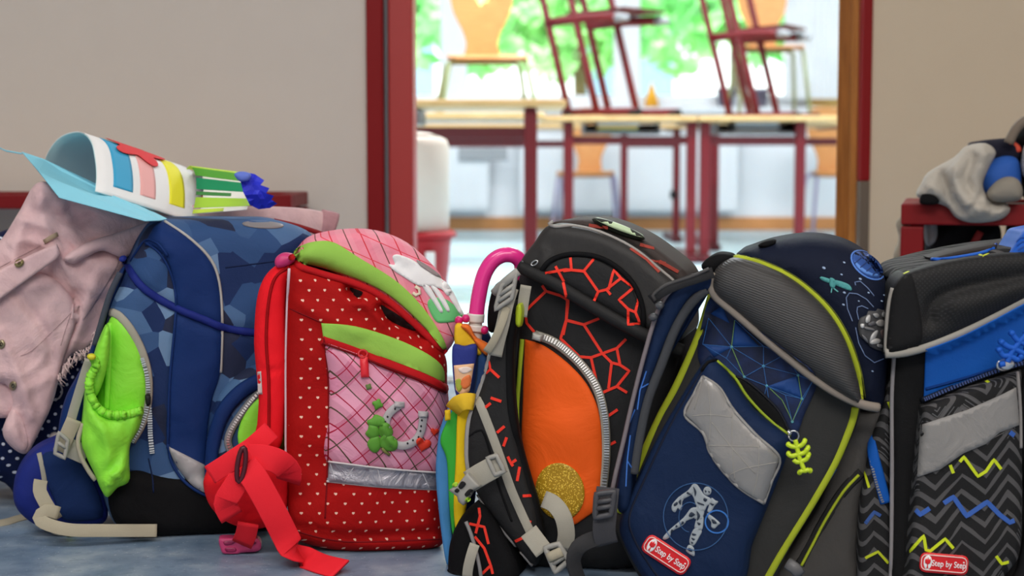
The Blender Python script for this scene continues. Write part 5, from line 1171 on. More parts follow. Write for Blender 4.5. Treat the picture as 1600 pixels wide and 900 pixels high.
prints('line_print', f5, L5(['JA', 'AB', 'AC', 'BC', 'CD', 'CE', 'CF', 'DE', 'EG', 'FH', 'HI', 'AK', ['E', 'M_'], ['E', 'N'], 'CO', 'DQ', 'GR', 'AP', 'HG', 'RI', 'ER', 'KP', 'PD', 'OF', 'JK', 'LB', 'BO']), .0007, M(48, 98, 160, .5, bump=0, nm='blue_line'), b5)
prints('line_print', f5, L5(['LA', 'AD', 'FG', 'GI']) + [[(1203, 607), (1222, 625), (1232, 645), (1238, 659)]], .0008, M(110, 150, 86, .5, bump=0, nm='green_line'), b5)
for k in 'ACDEFGI': patch('node_dot', f5, ell(*nd[k], 2.2, 2.2, 0, 8), M(110, 190, 200, .5, bump=0, nm='dot'), b5, t=.0012, step=2, skirt=.001)
# front pocket
slab('front_pocket', f5, [(1102, 562), (1112, 560), (1128, 572), (1152, 604), (1176, 638), (1204, 662), (1232, 684), (1228, 716), (1204, 780), (1176, 850), (1150, 924), (1030, 924), (1006, 904), (976, 852), (968, 818), (986, 770), (1024, 690), (1070, 610)],
     m_nv, b5, d=.03, r=.014, depth=.035, step=8, nz=.004, ns=10, bulge=.012, ridges=[([(1082, 590), (1026, 710), (984, 800), (980, 830), (1004, 870), (1040, 924)], 6, -.006), ([(1000, 870), (1010, 895), (1050, 920)], 8, .004)])
patch('pocket_opening_shade', f5, [(1150, 590), (1166, 598), (1190, 618), (1214, 642), (1230, 668), (1234, 680), (1212, 664), (1186, 640), (1164, 616)], M(12, 13, 14, .9, nm='dark_lining_and_shade', k=1.0), b5, t=.004, step=5)  # dark patch stands in for the shade inside the open zip
cord('zipper_tape', f5, [[(1120, 564), (1134, 576), (1150, 592), (1166, 617), (1188, 642), (1212, 664), (1234, 681)]], .004, M(140, 160, 40, .6, k=1.3, nm='yellow_zipper'), b5, h=.004, t=.003)
cord('pocket_rim', f5, [(1150, 588), (1168, 596), (1194, 618), (1218, 644), (1234, 676)], .003, M(24, 26, 34, .6, nm='dark_binding'), b5, h=.004, t=.003)
cord('zipper_cord', f5, [(1096, 580), (1106, 566), (1120, 563)], .004, m_deepblk, b5, t=.002)
patch('reflector', f5, [(1098, 588), (1098, 588), (1124, 606), (1146, 640), (1182, 680), (1218, 716), (1218, 716), (1206, 752), (1194, 787), (1194, 787), (1150, 758), (1112, 712), (1098, 676), (1070, 648), (1070, 648), (1084, 616)], M(140, 138, 136, .35, metal=.3, bump=.1, bscale=300, wr=.12, wscale=24, nm='reflective_foil', spec=.5), b5, t=.003, puff=.0015, step=6, surf=True, label='silver quilted reflector panel', pw=.006)
cord('reflector_edge', f5, [[(1098, 588), (1124, 606), (1146, 640), (1182, 680), (1218, 716), (1206, 752), (1194, 787)], [(1194, 787), (1150, 758), (1112, 712), (1098, 676), (1070, 648), (1084, 616), (1098, 588)]], .0035, M(140, 138, 136, .5, nm='reflector_binding'), b5, h=.002, t=.001)
bpy.data.objects['reflector_edge.001']['kind'] = 'stuff'
seam('quilt_seams', f5, [[(1098, 588), (1085, 640)], [(1106, 600), (1110, 650), (1108, 690)], [(1144, 645), (1144, 700), (1148, 750)], [(1186, 688), (1184, 740), (1176, 776)], [(1082, 650), (1110, 648), (1144, 652)], [(1106, 696), (1144, 697), (1188, 698)], [(1112, 660), (1144, 700), (1180, 740)], [(1140, 742), (1164, 732), (1216, 722)]], M(158, 154, 148, .45, nm='quilt_thread'), b5, w=.0008); bpy.data.objects['quilt_seams']['kind'] = 'stuff'
seam('pocket_stitch', f5, [(1100, 575), (1050, 660), (1006, 752), (984, 806), (990, 840), (1016, 885), (1040, 915)], M(14, 22, 44, .7, nm='stitch', k=1.0), b5, w=.003)
# zip pull: ring and rubber skeleton
cord('pull_ring', f5, ell(1240, 681, 8, 8, 0, 14), .0018, m_chrome, b5, t=.014, closed=True)
cord('zip_slider', f5, [(1230, 674), (1236, 678)], .006, m_chrome, b5, t=.006)
zk = zc(1080, 480, 3.0)
sk = [[(488, 622), (496, 655), (506, 700), (520, 740), (533, 770)], [(455, 645), (470, 652), (494, 655), (520, 645), (532, 628)], [(456, 688), (470, 698), (500, 690), (530, 682), (547, 660)], [(480, 714), (494, 726), (514, 722), (540, 712), (550, 692)], [(508, 774), (522, 766), (534, 768), (546, 762), (556, 768)]]
m_skel = M(168, 190, 30, .4, bump=0, k=1.4, nm='yellow_green_rubber', spec=.5)
sko = cord('skeleton_pull', f5, [[p + (.058,) for p in zk(q)] for q in sk], .0052, m_skel, b5, step=3, label='yellow-green rubber skeleton zip pull'); sko['kind'] = 'stuff'
for p in zk([(532, 628), (547, 660), (550, 692), (455, 645), (456, 688), (508, 776), (557, 768)]): slab('pull_knob', f5, ell(*p, 4, 4, 0, 8), m_skel, b5, d=.061, r=.003, depth=.006, step=3)
# side wing zipper
cord('wing_zipper', f5, [(1342, 742), (1318, 768), (1290, 812), (1270, 850), (1252, 884)], .0035, m_yel, b5, t=.002)
cord('wing_zipper_tape', f5, [(1346, 738), (1320, 764), (1292, 806), (1270, 846), (1250, 882)], .012, m_blk, b5, h=.003, t=.0)
cord('blue_edge', f5, [(1305, 732), (1292, 752), (1284, 764)], .006, M(30, 80, 150, .6, nm='blue_edge'), b5, h=.003, t=.002)
cord('wing_loop', f5, [(1228, 882, .03), (1240, 890, .034), (1250, 900, .03)], .016, m_webgrey, b5, h=.004, flat=True) if False else cord('wing_loop', f5, [(1230, 880, .02), (1242, 888, .024), (1250, 898, .02)], .014, plast(92, 92, 94), b5, h=.006)
# robot print
zr = zc(980, 720, 5.0)
m_rb = M(150, 158, 164, .55, bump=.1, k=1.2, nm='grey_print', var=.25, spec=.3); m_rd = M(40, 50, 66, .6, bump=0, nm='dark_print')
RB = [ell(626, 236, 32, 36, 10, 14), [(505, 190), (545, 185), (600, 262), (648, 292), (662, 330), (625, 352), (602, 392), (560, 382), (536, 342), (520, 292), (500, 250)], [(510, 195), (470, 235), (415, 275), (430, 300), (490, 272), (525, 240)],
      [(415, 275), (385, 300), (350, 345), (350, 385), (375, 402), (395, 368), (415, 390), (428, 370), (430, 320), (446, 290)], [(658, 290), (690, 310), (712, 320), (684, 350), (652, 402), (626, 396), (642, 340)], [(625, 410), (660, 430), (692, 455), (726, 488), (712, 500), (680, 530), (656, 515), (656, 480), (630, 442)],
      [(545, 352), (600, 382), (590, 440), (560, 460), (520, 440)], [(500, 370), (545, 370), (545, 430), (480, 462), (430, 482), (420, 470), (460, 420)], [(450, 440), (400, 480), (340, 530), (292, 580), (278, 610), (300, 616), (332, 595), (352, 550), (420, 512), (456, 480)],
      [(545, 455), (590, 430), (596, 470), (582, 540), (530, 530), (530, 490)], [(525, 530), (582, 545), (560, 600), (520, 662), (490, 650), (490, 600)], [(485, 655), (520, 680), (526, 742), (500, 736), (460, 705), (465, 680)]]
rp = patch('robot_print', f5, [zr(p) for p in RB], m_rb, b5, t=.0008, step=3, skirt=.0015, surf=True, label='printed grey robot figure'); rp['kind'] = 'stuff'
RD = [[(606, 226), (622, 240), (612, 250)], [(632, 236), (648, 240), (640, 254)], [(516, 200), (540, 240), (530, 280), (524, 240)], [(545, 320), (600, 340), (602, 350), (550, 335)], [(470, 240), (500, 262), (490, 268), (462, 252)], [(362, 340), (390, 320), (394, 340), (366, 356)], [(400, 320), (420, 300), (418, 345)], [(646, 330), (680, 340), (664, 352)], [(660, 455), (690, 470), (700, 490), (670, 490)],
      [(500, 400), (530, 420), (500, 440), (480, 430)], [(542, 390), (570, 430), (545, 470), (548, 430)], [(430, 470), (446, 486), (420, 500)], [(345, 535), (362, 545), (340, 566)], [(380, 500), (396, 512), (378, 522)], [(545, 480), (575, 490), (560, 505)], [(505, 565), (540, 575), (525, 585), (506, 580)], [(500, 600), (530, 612), (515, 622)], [(498, 630), (518, 642), (505, 650)], [(480, 680), (510, 695), (505, 712), (476, 700)], [(600, 290), (625, 300), (615, 320), (596, 310)]]
o = patch('robot_shading_lines', f5, [zr(p) for p in RD], m_rd, b5, t=.0006, step=3, skirt=.001); o['kind'] = 'stuff'
prints('ring_print', f5, [zr(ell(535, 436, 252, 262, 0, 48)) + zr(ell(535, 436, 252, 262, 0, 48))[:1]], .0009, M(54, 92, 140, .6, bump=0, nm='ring_blue'), b5)
prints('ring_print', f5, [zr(ell(700, 476, 90, 88, 0, 30)) + zr(ell(700, 476, 90, 88, 0, 30))[:1]], .0016, M(52, 110, 186, .6, bump=0, nm='ring_blue'), b5)
prints('ring_print', f5, [zr(ell(490, 440, 86, 116, 0, 24, 95, 300))], .0009, M(48, 84, 130, .6, bump=0, nm='ring_blue'), b5)
def badge_label(fr, root, quad, ang, cx, cy, hpx, logo, sq):
    pl = patch('name_label', fr, quad, M(186, 28, 34, .4, bump=.05, bscale=300, k=1.4, nm='red_rubber', spec=.45), root, t=.003, puff=.0025, step=3, pw=.004, surf=True, label='red rubber label with white lettering')
    a = math.radians(ang); ux, uy = math.cos(a), math.sin(a)
    qx = sum(p[0] for p in quad) / len(quad); qy = sum(p[1] for p in quad) / len(quad)
    inner = [(qx + (p[0] - qx) * .93 - 0, qy + (p[1] - qy) * .82) for p in smooth_path(quad, True, 3)] if False else None
    return pl
def rrect(cx, cy, w, h, ang, r):
    a = math.radians(ang); out = []
    for sx, sy, a0 in ((1, -1, -90), (1, 1, 0), (-1, 1, 90), (-1, -1, 180)):
        for k in range(4):
            t = math.radians(a0 + 30 * k); x = sx * (w / 2 - r) + r * math.cos(t); y = sy * (h / 2 - r) + r * math.sin(t)
            out.append((cx + x * math.cos(a) - y * math.sin(a), cy + x * math.sin(a) + y * math.cos(a)))
    return out
m_lbl = M(190, 26, 32, .4, bump=.03, bscale=300, k=1.4, nm='red_rubber', spec=.45); m_lblt = M(232, 196, 190, .5, bump=0, k=1.3, var=0, nm='white_print'); m_lblw = M(240, 226, 216, .5, bump=0, k=1.35, var=0, nm='white_print')
def name_label(fr, root, cx, cy, w, h, ang, on=None):
    n0 = len(fr.surf)
    patch('name_label', fr, rrect(cx, cy, w, h, ang, h * .3), m_lbl, root, t=.004, step=4, smooth=False, surf=True, label='red rubber label with white lettering')
    top = [fr.surf[-1]]; a = math.radians(ang)
    def P(x, y): return (cx + x * math.cos(a) - y * math.sin(a), cy + x * math.sin(a) + y * math.cos(a))
    rim = rrect(cx, cy, w * .93, h * .76, ang, h * .24); cord('label_rim', fr, rim, .0011, m_lblt, root, h=.0011, t=.0004, on=top, closed=True, smooth=False, step=3)
    lx = -w * .335
    patch('label_emblem', fr, [P(lx + x, y) for x, y in ell(0, 0, h * .21, h * .36, 0, 16)], m_lblw, root, t=.0006, step=2, skirt=.001, on=top, label='white oval emblem')
    # small crown-and-stem mark on the emblem
    mk = [(-.05, .30), (-.02, .1), (-.13, .04), (-.15, -.1), (-.10, -.2), (-.05, -.14), (0, -.26), (.05, -.14), (.10, -.2), (.15, -.1), (.13, .04), (.02, .1), (.05, .30)]
    patch('emblem_mark', fr, [P(lx + x * h, y * h) for x, y in mk], m_lbl, root, t=.0011, step=2, skirt=.001, on=top, smooth=False)
    tx, ty = P(w * .10, h * .02)
    text_on('lettering', fr, 'Step by Step', tx, ty, ang, h * .31, m_lblw, root, t=.0011, on=top, squeeze=.80)
    rx, ry = P(w * .405, -h * .14); patch('registered_mark', fr, ell(rx, ry, 1.4, 1.4, 0, 8), m_lblw, root, t=.001, step=1.5, skirt=.001, on=top)
name_label(f5, b5, 1041, 867, 80, 31, 33)
# planet, satellite, orbits, stars and the robot badge on the lid
prints('planet_ring', f5, [ell(1356, 414, 30, 17, 38, 26) + ell(1356, 414, 30, 17, 38, 26)[:1]], .0018, M(76, 116, 190, .6, bump=0, k=1.4, nm='planet_blue'), b5)
patch('planet_print', f5, ell(1356, 414, 28, 15.5, 38, 22), NT('planet').finish(C(44, 76, 140, 1.3), .6, bump=0, var=.5), b5, t=.0007, step=4, skirt=.001, label='blue planet print')
for o_ in (-9, -3, 3, 9): prints('planet_line', f5, [[(1356 + o_ * 1.6 - 7, 414 + o_ + 7), (1356 + o_ * 1.6 + 7, 414 + o_ - 5)]], .0014, M(40, 60, 110, .6, bump=0, nm='planet_dark'), b5, t=.0012)
patch('planet_print', f5, [(1336, 408), (1350, 420), (1366, 428), (1374, 426), (1370, 432), (1354, 428), (1340, 418)], M(86, 130, 200, .6, bump=0, k=1.3, nm='planet_light'), b5, t=.0011, step=3, skirt=.001)
zs = zc(1200, 360, 4.09)
sa = patch('satellite_print', f5, [zs([(338, 295), (395, 312), (388, 335), (336, 312)]), zs([(430, 318), (515, 345), (530, 385), (425, 345)]), zs([(395, 305), (425, 312), (432, 345), (420, 372), (395, 355)])], M(70, 140, 140, .6, bump=0, k=1.3, nm='teal_print'), b5, t=.0008, step=3, skirt=.001, label='teal satellite print'); sa['kind'] = 'stuff'
prints('satellite_print', f5, [zs([(408, 370), (404, 398)]), zs([(420, 370), (448, 392)])], .0012, M(90, 160, 160, .6, bump=0, k=1.3, nm='teal_print'), b5)
prints('orbit_print', f5, [zs([(675, 490), (630, 440), (570, 405), (520, 400), (500, 430), (508, 500), (540, 580)]), zs([(640, 500), (600, 482), (572, 490), (568, 520), (580, 570)]), zs([(560, 350), (555, 330), (590, 325), (640, 370), (678, 418)]), zs([(560, 620), (580, 720), (620, 800), (680, 845), (740, 820)])], .0008, M(110, 130, 170, .6, bump=0, k=1.2, nm='orbit_grey'), b5)
for x, y, r_ in ((357, 240, 3), (487, 205, 2.2), (470, 282, 2), (590, 310, 2.6), (488, 398, 2.6), (643, 398, 2), (728, 452, 2), (760, 356, 1.8), (745, 415, 2), (580, 452, 1.6), (482, 475, 2.4), (668, 900, 2)):
    p = zs([(x, y)])[0]; patch('star_print', f5, ell(p[0], p[1], r_, r_ * .6, 25, 8), M(150, 170, 200, .6, bump=0, k=1.3, nm='star'), b5, t=.0007, step=1.6, skirt=.001)
# rubber robot badge beside the lid
RBb = zs([(575, 600), (590, 560), (630, 540), (640, 515), (690, 515), (700, 500), (740, 510), (760, 495), (790, 520), (800, 640), (790, 740), (760, 775), (700, 765), (650, 740), (640, 720), (590, 680), (580, 650)])
patch('robot_badge', f5, RBb, M(70, 70, 72, .5, bump=.05, nm='badge_rubber'), b5, t=.003, puff=.003, step=4, pw=.006, surf=True, label='raised grey rubber robot badge')
for P, c in (([(590, 600), (615, 598), (612, 622), (592, 622)], (200, 200, 200)), ([(625, 560), (640, 540), (655, 545), (650, 585), (625, 590)], (176, 176, 176)), ([(670, 535), (700, 530), (712, 550), (690, 560)], (150, 150, 150)), ([(690, 590), (715, 570), (745, 580), (750, 610), (710, 612)], (164, 160, 156)),
             ([(615, 615), (670, 625), (680, 640), (625, 632)], (120, 120, 122)), ([(660, 670), (690, 640), (705, 645), (685, 690), (650, 715)], (170, 170, 170)), ([(650, 710), (690, 690), (720, 700), (712, 720), (660, 728)], (190, 188, 184)), ([(600, 665), (630, 690), (640, 720), (615, 700)], (120, 120, 124)), ([(720, 640), (755, 640), (760, 680), (730, 690)], (96, 80, 78)), ([(735, 520), (770, 530), (765, 560), (730, 550)], (140, 140, 140)), ([(700, 725), (740, 735), (735, 750), (700, 745)], (140, 140, 140)), ([(640, 595), (680, 580), (690, 600), (650, 612)], (90, 90, 94))):
    patch('badge_relief', f5, zs(P), M(*c, .4, bump=0, metal=.2, nm='relief_grey'), b5, t=.002, puff=.0015, step=3, pw=.003)
# straps
slab('shoulder_strap', f5, [(1112, 424), (1080, 432), (1050, 452), (1030, 484), (1010, 550), (992, 620), (976, 690), (966, 740), (962, 780), (968, 800), (980, 800), (986, 776), (992, 710), (1006, 630), (1030, 560), (1056, 500), (1082, 462), (1110, 452)], m_nv, b5, d=.035, r=.011, depth=.022, step=6)
cord('strap_lining', f5, [(1104, 452, .028), (1078, 476, .028), (1054, 516, .028), (1034, 568, .028), (1012, 626, .028), (998, 690, .028), (990, 740, .028)], .011, M(62, 64, 68, .8, nm='grey_lining', bump=.3), b5, h=.008)
cord('strap_piping', f5, [(1084, 430, .034), (1050, 452, .034), (1028, 486, .034), (1008, 550, .034), (990, 620, .034), (974, 690, .034), (962, 740, .034), (952, 790, .03)], .005, M(120, 112, 116, .6, nm='grey_piping'), b5)
prints('line_print', f5, [[(1010, 580), (1000, 610), (996, 640)], [(1002, 606), (1020, 596)], [(1000, 560), (1010, 552)], [(985, 680), (980, 720), (978, 760)], [(980, 720), (990, 735)], [(992, 640), (984, 660)]], .0014, M(60, 110, 190, .6, bump=0, nm='blue_line'), b5)
cord('top_webbing', f5, [(1018, 468, .04), (1034, 456, .044), (1060, 444, .046), (1090, 434, .046), (1114, 426, .04)], .012, M(36, 36, 38, .7, bump=.3, nm='webbing'), b5, h=.004, flat=True)
cord('top_webbing', f5, [(1020, 472, .04), (1044, 462, .046), (1074, 450, .05), (1104, 440, .046)], .006, m_webgrey, b5, h=.003) if False else cord('top_loop', f5, [(1024, 470, .044), (1020, 462, .044), (1040, 446, .046), (1080, 432, .048), (1108, 420, .046)], .004, M(70, 68, 68, .6, nm='webbing'), b5)
slab('grab_handle', f5, [(1096, 418), (1102, 406), (1120, 396), (1142, 398), (1146, 406), (1128, 420), (1112, 430)], m_deepblk, b5, d=.02, r=.010, depth=.04, step=5)
slab('handle_stub', f5, [(1184, 384), (1194, 377), (1208, 375), (1212, 380), (1198, 388)], m_deepblk, b5, d=-.02, r=.008, depth=.03, step=5)
for c in ((1030, 478), (1020, 496)): slab('strap_button', f5, ell(*c, 7, 6), plast(70, 72, 76), b5, d=.05, r=.004, depth=.012, step=3)
cord('lower_webbing', f5, [(950, 762, .04), (946, 800, .05), (944, 830, .05), (948, 850, .045)], .026, M(62, 62, 66, .75, bump=.3, nm='webbing'), b5, h=.004, flat=True)
buckle_frame('buckle', f5, [(932, 772), (960, 768), (955, 804), (930, 809)], .06, plast(68, 68, 72), b5, bar=.007, th=.007, cross=(.35, .62))
cord('loop_webbing', f5, [(948, 838, .04), (922, 844, .05), (903, 856, .056), (896, 876, .056), (902, 900, .05), (912, 924, .04)], .018, M(46, 46, 48, .75, bump=.3, nm='webbing'), b5, h=.004, flat=True, nadd=(.6, 0, .2))

# ================================================================== BAG 6: black bag with blue top pocket
f6 = Fr(1490, 935, 14)
m_chev = chevron_mat(); m_blue = fab(22, 84, 168, .6, wr=.15); m_bluepl = M(30, 88, 184, .55, bump=.03, bscale=200, spec=.2, nm='plastic')
b6 = empty('school_satchel', f6.M, 'black school satchel with chevron pocket, bright blue panel and grey reflective stripe', 'school bag')
slab('body', f6, [(1392, 540), (1396, 470), (1430, 430), (1500, 410), (1640, 396), (1680, 420), (1680, 930), (1560, 932), (1396, 932), (1391, 900), (1391, 740)], fab(24, 24, 25), b6, d=0, r=.018, depth=.13, step=10, nz=.003)
slab('side_gusset', f6, [(1392, 580), (1378, 636), (1362, 680), (1350, 740), (1342, 800), (1340, 880), (1342, 930), (1396, 930), (1396, 740), (1396, 600)], m_chev, b6, d=-.012, r=.016, depth=.10, step=8, nz=.003)
cord('side_zip_panel', f6, [(1359, 676), (1364, 710), (1374, 748), (1384, 786)], .013, m_blue, b6, h=.004, t=.002, label='bright blue side zip')
zip_teeth('zipper_teeth', f6, [(1356, 690), (1362, 725), (1371, 760), (1380, 786)], m_grey, b6, w=.003, t=.003, gap=4)
prints('zigzag_print', f6, [[(1350, 736), (1358, 762)], [(1388, 628), (1394, 646)], [(1352, 872), (1372, 862), (1388, 880)]], .003, M(168, 178, 30, .6, bump=0, k=1.3, nm='yellow_print'), b6)
prints('zigzag_print', f6, [[(1352, 818), (1366, 800), (1376, 806)]], .004, M(50, 80, 140, .6, bump=0, nm='blue_print'), b6)
cord('edge_piping', f6, [(1397, 556), (1394, 620), (1394, 740), (1393, 860), (1391, 928)], .0052, M(136, 132, 134, .5, nm='grey_piping'), b6, t=.001)
slab('lid', f6, [(1383, 552), (1386, 500), (1392, 456), (1404, 434), (1422, 424), (1470, 410), (1540, 398), (1600, 394), (1680, 392), (1680, 440), (1640, 452), (1600, 472), (1550, 498), (1500, 522), (1450, 542), (1400, 556)], mesh_mat(C(20, 20, 21), C(34, 34, 35)), b6, d=.03, r=.014, depth=.05, step=8, ridges=[([(1452, 500), (1454, 478), (1470, 462), (1510, 448), (1560, 438), (1640, 424)], 8, -.008), ([(1500, 480), (1600, 455), (1660, 440)], 22, .008)])
patch('lid_plain_corner', f6, [(1386, 545), (1389, 500), (1395, 458), (1408, 436), (1424, 428), (1440, 500), (1436, 540), (1402, 550)], fab(28, 28, 29), b6, t=.0012, step=8)
cord('lid_piping', f6, [(1383, 552, 0.024), (1412, 550, 0.024), (1450, 540, 0.024), (1500, 520, 0.024), (1552, 495, 0.024), (1602, 468, 0.024), (1642, 450, 0.024), (1680, 438, 0.024)], .0112, M(150, 146, 138, .55, bump=.2, nm='grey_piping'), b6, h=.008, surf=True)
cord('lid_side_piping', f6, [(1384, 550, 0.021), (1386, 505, 0.021), (1390, 470, 0.021), (1395, 450, 0.021)], .005, M(140, 136, 130, .55, bump=.2, nm='grey_piping'), b6)
slab('lid_top', f6, [(1400, 440), (1410, 424), (1440, 414), (1480, 404), (1540, 392), (1600, 384), (1680, 378), (1680, 400), (1600, 400), (1540, 404), (1470, 416), (1420, 432)], m_chev, b6, d=.008, r=.012, depth=.14, step=7)
prints('zigzag_print', f6, [[(1412, 428), (1420, 424)], [(1526, 396), (1536, 400), (1544, 396)]], .003, M(176, 186, 40, .6, bump=0, k=1.3, nm='yellow_print'), b6)
bd6 = slab('badge', f6, [(1456, 404), (1490, 394), (1540, 384), (1556, 382), (1556, 388), (1530, 396), (1480, 404), (1460, 407)], M(46, 42, 42, .7, nm='badge_print'), b6, d=-.01, r=.003, depth=.05, step=5, smooth=True)
cord('badge_rim', f6, [(1456, 405), (1482, 404), (1530, 396), (1552, 388), (1556, 382)], .004, m_bluepl, b6, t=.002)
slab('carry_handle', f6, [(1552, 408), (1570, 398), (1582, 384), (1592, 368), (1606, 358), (1680, 352), (1690, 400), (1640, 408), (1580, 410)], m_bluepl, b6, d=.012, r=.014, depth=.06, step=6, label='bright blue moulded carrying handle', bulge=.004)
prints('handle_relief', f6, [[(1588, 378), (1594, 372), (1606, 370)], [(1589, 384), (1596, 378), (1608, 376)], [(1590, 390), (1606, 382)]], .0016, M(26, 74, 160, .4, bump=0, nm='relief_blue'), b6)
patch('blue_panel', f6, [(1446, 546), (1446, 546), (1500, 526), (1552, 500), (1610, 470), (1680, 445), (1680, 540), (1600, 568), (1520, 594), (1443, 626), (1443, 626)], m_blue, b6, t=.004, puff=.004, step=8, surf=True, pw=.02, label='bright blue upper pocket')
seam('blue_seam', f6, [(1446, 608), (1510, 590), (1570, 570), (1610, 556)], fab(14, 52, 116), b6, w=.004)
cord('pocket_zipper', f6, [(1441, 626), (1500, 602), (1560, 580), (1640, 556)], .008, fab(24, 28, 36), b6, h=.005, t=.003)
zip_teeth('zipper_teeth', f6, [(1443, 625), (1500, 601), (1560, 579), (1640, 555)], M(40, 60, 110, .5, nm='teeth'), b6, w=.004, t=.005, gap=4.5)
slab('front_pocket', f6, [(1441, 636), (1441, 636), (1500, 612), (1560, 590), (1596, 578), (1596, 578), (1597, 700), (1597, 800), (1592, 868), (1570, 900), (1560, 928), (1424, 928), (1420, 880), (1426, 800), (1433, 720)], m_chev, b6, d=.026, r=.010, depth=.03, step=8, bulge=.006, nz=.003)
cord('pocket_edge_piping', f6, [(1590, 582), (1594, 640), (1595, 700)], .004, M(136, 132, 130, .6, nm='grey_piping'), b6, t=.001)
patch('reflective_stripe', f6, sharp([(1438, 664), (1512, 640), (1562, 618), (1588, 605), (1593, 664), (1562, 676), (1540, 694), (1506, 708), (1470, 733), (1433, 746)]), M(132, 130, 128, .45, bump=.2, bscale=900, nm='reflective_tape', metal=.1, wr=.3, wscale=20), b6, t=.0025, step=7, smooth=False, label='wide grey reflective stripe')
seam('stripe_stitch', f6, [[(1440, 667), (1512, 643), (1588, 608)], [(1434, 743), (1470, 730), (1506, 705), (1540, 691), (1592, 662)]], M(96, 94, 94, .6, nm='stitch'), b6); bpy.data.objects['stripe_stitch']['kind'] = 'stuff'
zq = zc(1400, 580, 2.81)
prints('zigzag_print', f6, [zq([(238, 412), (252, 448)]), zq([(280, 398), (298, 376), (360, 462), (395, 440), (430, 388), (462, 430)]), zq([(60, 792), (122, 722), (132, 785), (150, 790), (216, 736), (252, 778)]), zq([(440, 812), (465, 846), (495, 838)]), zq([(396, 42), (406, 48)])], .0034, M(176, 190, 30, .6, bump=0, k=1.4, nm='yellow_print'), b6)
prints('zigzag_print', f6, [zq([(86, 608), (106, 630), (148, 602)]), zq([(210, 580), (252, 552), (310, 636), (400, 574), (455, 630), (500, 664), (520, 655)]), zq([(500, 268), (520, 282)])], .0052, M(48, 84, 156, .6, bump=0, k=1.3, nm='blue_print'), b6)
slab('right_gusset', f6, [(1597, 590), (1680, 560), (1680, 930), (1575, 930), (1590, 880), (1600, 800)], fab(28, 28, 30), b6, d=.012, r=.012, depth=.05, step=10)
name_label(f6, b6, 1475, 881, 76, 31, 5)
cord('pull_ring', f6, ell(1567, 571, 9, 8, 0, 14), .0026, m_chrome, b6, t=.012, closed=True)
slab('zip_slider', f6, [(1566, 564), (1580, 562), (1586, 570), (1576, 578), (1564, 576)], m_chrome, b6, d=.045, r=.003, depth=.01, step=3)
sk6 = [[(1574, 566), (1580, 552), (1590, 538), (1604, 522)], [(1562, 548), (1568, 556), (1578, 556), (1590, 562), (1596, 558)], [(1566, 536), (1576, 542), (1586, 545), (1600, 552), (1606, 546)], [(1582, 522), (1588, 530), (1594, 534), (1604, 538)], [(1562, 570), (1570, 568)]]
so6 = cord('skeleton_pull', f6, [[p + (.056,) for p in q] for q in sk6], .0062, m_bluepl, b6, step=3, label='bright blue rubber skeleton zip pull'); so6['kind'] = 'stuff'
for p in ((1562, 547), (1596, 558), (1566, 535), (1606, 546), (1582, 521), (1605, 521)): slab('pull_knob', f6, ell(*p, 5, 5, 0, 8), m_bluepl, b6, d=.06, r=.003, depth=.007, step=3)

# ================================================================== clothes on the right-hand bench
fc = Fr(1500, 600, 0, Y=2.62)
def cloth(name, P, c, d, dep, label, cat, ridges=(), nz=.012, r=.02, rough=.85, step=5, cr=.012):
    e = empty(name, fc.M, label, cat)
    slab('fabric', fc, P, M(*c, rough, bump=.3, bscale=500, wr=.5, wscale=18, nm='cloth', spec=.15), e, d=d, r=r, depth=dep, step=step, nz=nz, ns=14, ridges=ridges, bulge=.01, cr=cr, crs=(16, 8), cra=-40)
    return e
cloth('hoodie', [(1432, 306), (1440, 285), (1452, 268), (1490, 246), (1510, 228), (1540, 224), (1556, 238), (1546, 262), (1536, 290), (1548, 312), (1572, 318), (1578, 330), (1560, 344), (1520, 348), (1494, 340), (1480, 324), (1460, 316)], (184, 178, 168), .015, .16,
      'pale grey hoodie bundled on the red bench, hanging over its rail', 'hoodie', [([(1500, 240), (1490, 280), (1520, 320), (1560, 335)], 7, .014), ([(1470, 270), (1480, 300), (1500, 330)], 6, -.014), ([(1520, 245), (1510, 280), (1530, 310)], 6, -.014), ([(1490, 300), (1520, 335)], 5, .01), ([(1450, 290), (1470, 300)], 5, .010)])
slab('dark_lining_and_shade', fc, [(1440, 304), (1456, 302), (1468, 314), (1460, 320), (1438, 318)], m_deepblk, bpy.data.objects['hoodie'], d=.022, r=.006, depth=.03, step=4)
cloth('navy_jacket', [(1512, 226), (1530, 220), (1572, 216), (1592, 218), (1600, 244), (1580, 262), (1548, 262), (1530, 244)], (30, 30, 44), -.03, .14, 'dark navy jacket rolled up behind the pale hoodie', 'jacket', nz=.006)
slab('orange_tag', fc, [(1576, 232), (1580, 220), (1592, 226), (1596, 236), (1584, 240)], M(206, 78, 56, .6, k=1.3, nm='orange_fabric'), bpy.data.objects['navy_jacket'], d=-.02, r=.004, depth=.012, step=4)
e = empty('cap', fc.M, 'bright blue cap with a grey peak tucked beside the hoodie', 'cap')
slab('crown', fc, [(1530, 276), (1536, 258), (1556, 246), (1578, 243), (1592, 252), (1596, 280), (1590, 304), (1560, 310), (1540, 304)], M(36, 80, 156, .7, k=1.4, nm='blue_cloth', bump=.2, wr=.3), e, d=.01, r=.03, depth=.10, step=6, nz=.004)
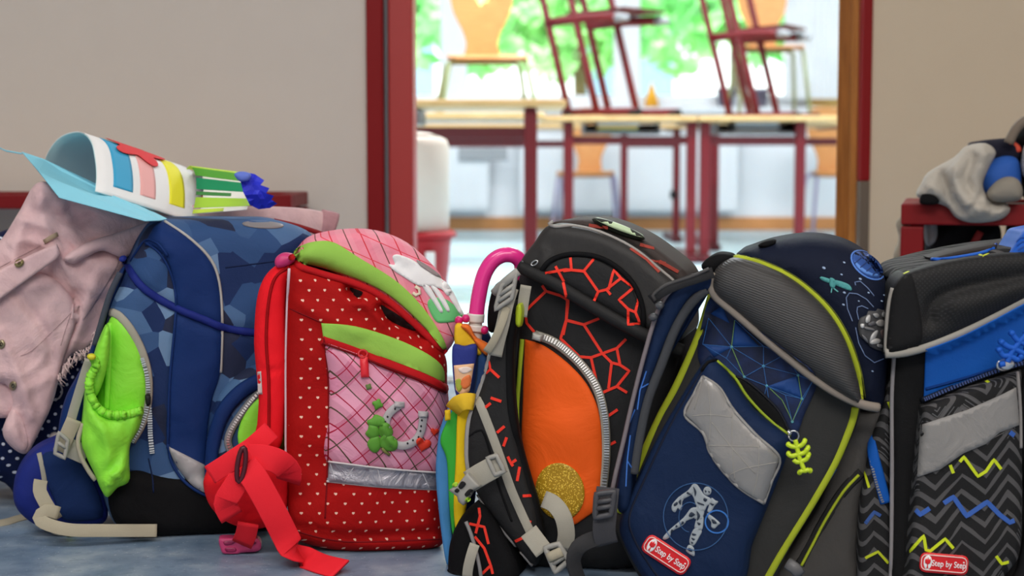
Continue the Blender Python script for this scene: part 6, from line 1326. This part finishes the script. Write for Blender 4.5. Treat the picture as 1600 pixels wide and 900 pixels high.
slab('peak', fc, [(1542, 302), (1556, 284), (1574, 276), (1590, 280), (1598, 296), (1594, 312), (1570, 316), (1550, 314)], M(140, 134, 124, .8, nm='grey_cloth', bump=.2), e, d=.04, r=.02, depth=.06, step=6)
e = empty('bicycle_helmet', fc.M, 'dark rounded helmet with a grey rim, partly out of the picture', 'helmet')
slab('shell', fc, [(1578, 222), (1588, 204), (1602, 190), (1630, 180), (1680, 184), (1700, 240), (1690, 310), (1610, 316), (1598, 280), (1594, 240)], m_deepblk, e, d=-.02, r=.04, depth=.15, step=8)
cord('rim', fc, [(1576, 224, .0), (1586, 204, .0), (1600, 190, .0), (1626, 180, .0)], .016, M(120, 108, 96, .7, nm='grey_rim'), e)
slab('side_shell', fc, [(1596, 250), (1606, 222), (1640, 230), (1660, 290), (1620, 290), (1600, 276)], M(160, 158, 156, .6, nm='grey_shell'), e, d=.01, r=.02, depth=.06, step=7)
cloth('scarf', [(1404, 425), (1396, 400), (1404, 372), (1400, 350), (1408, 338), (1420, 342), (1424, 380), (1420, 430)], (160, 148, 130), -.05, .02, 'pale beige scarf hanging at the left end of the red bench', 'scarf', nz=.006, r=.008)
cloth('grey_cloth', [(1446, 342), (1458, 338), (1464, 356), (1462, 376), (1450, 384), (1444, 370)], (150, 146, 146), -.10, .03, 'small grey cloth hanging under the red bench top', 'cloth', nz=.006, r=.008)
cloth('black_backpack', [(1448, 352), (1480, 344), (1530, 342), (1560, 350), (1566, 400), (1570, 560), (1566, 690), (1460, 690), (1444, 560)], (26, 24, 26), -.16, .16, 'black backpack standing under the red bench behind the hoodie', 'backpack', nz=.004, r=.03)
cord('red_stripe', fc, [(1516, 392, -.12), (1524, 376, -.12), (1532, 362, -.12)], .012, M(150, 40, 40, .6, nm='red_stripe'), bpy.data.objects['black_backpack'], h=.003, flat=True)
cloth('grey_backpack', [(1576, 350), (1620, 342), (1680, 350), (1690, 560), (1680, 690), (1582, 690), (1576, 560)], (72, 72, 74), -.17, .15, 'dark grey backpack under the bench beside the black one', 'backpack', nz=.004, r=.03)
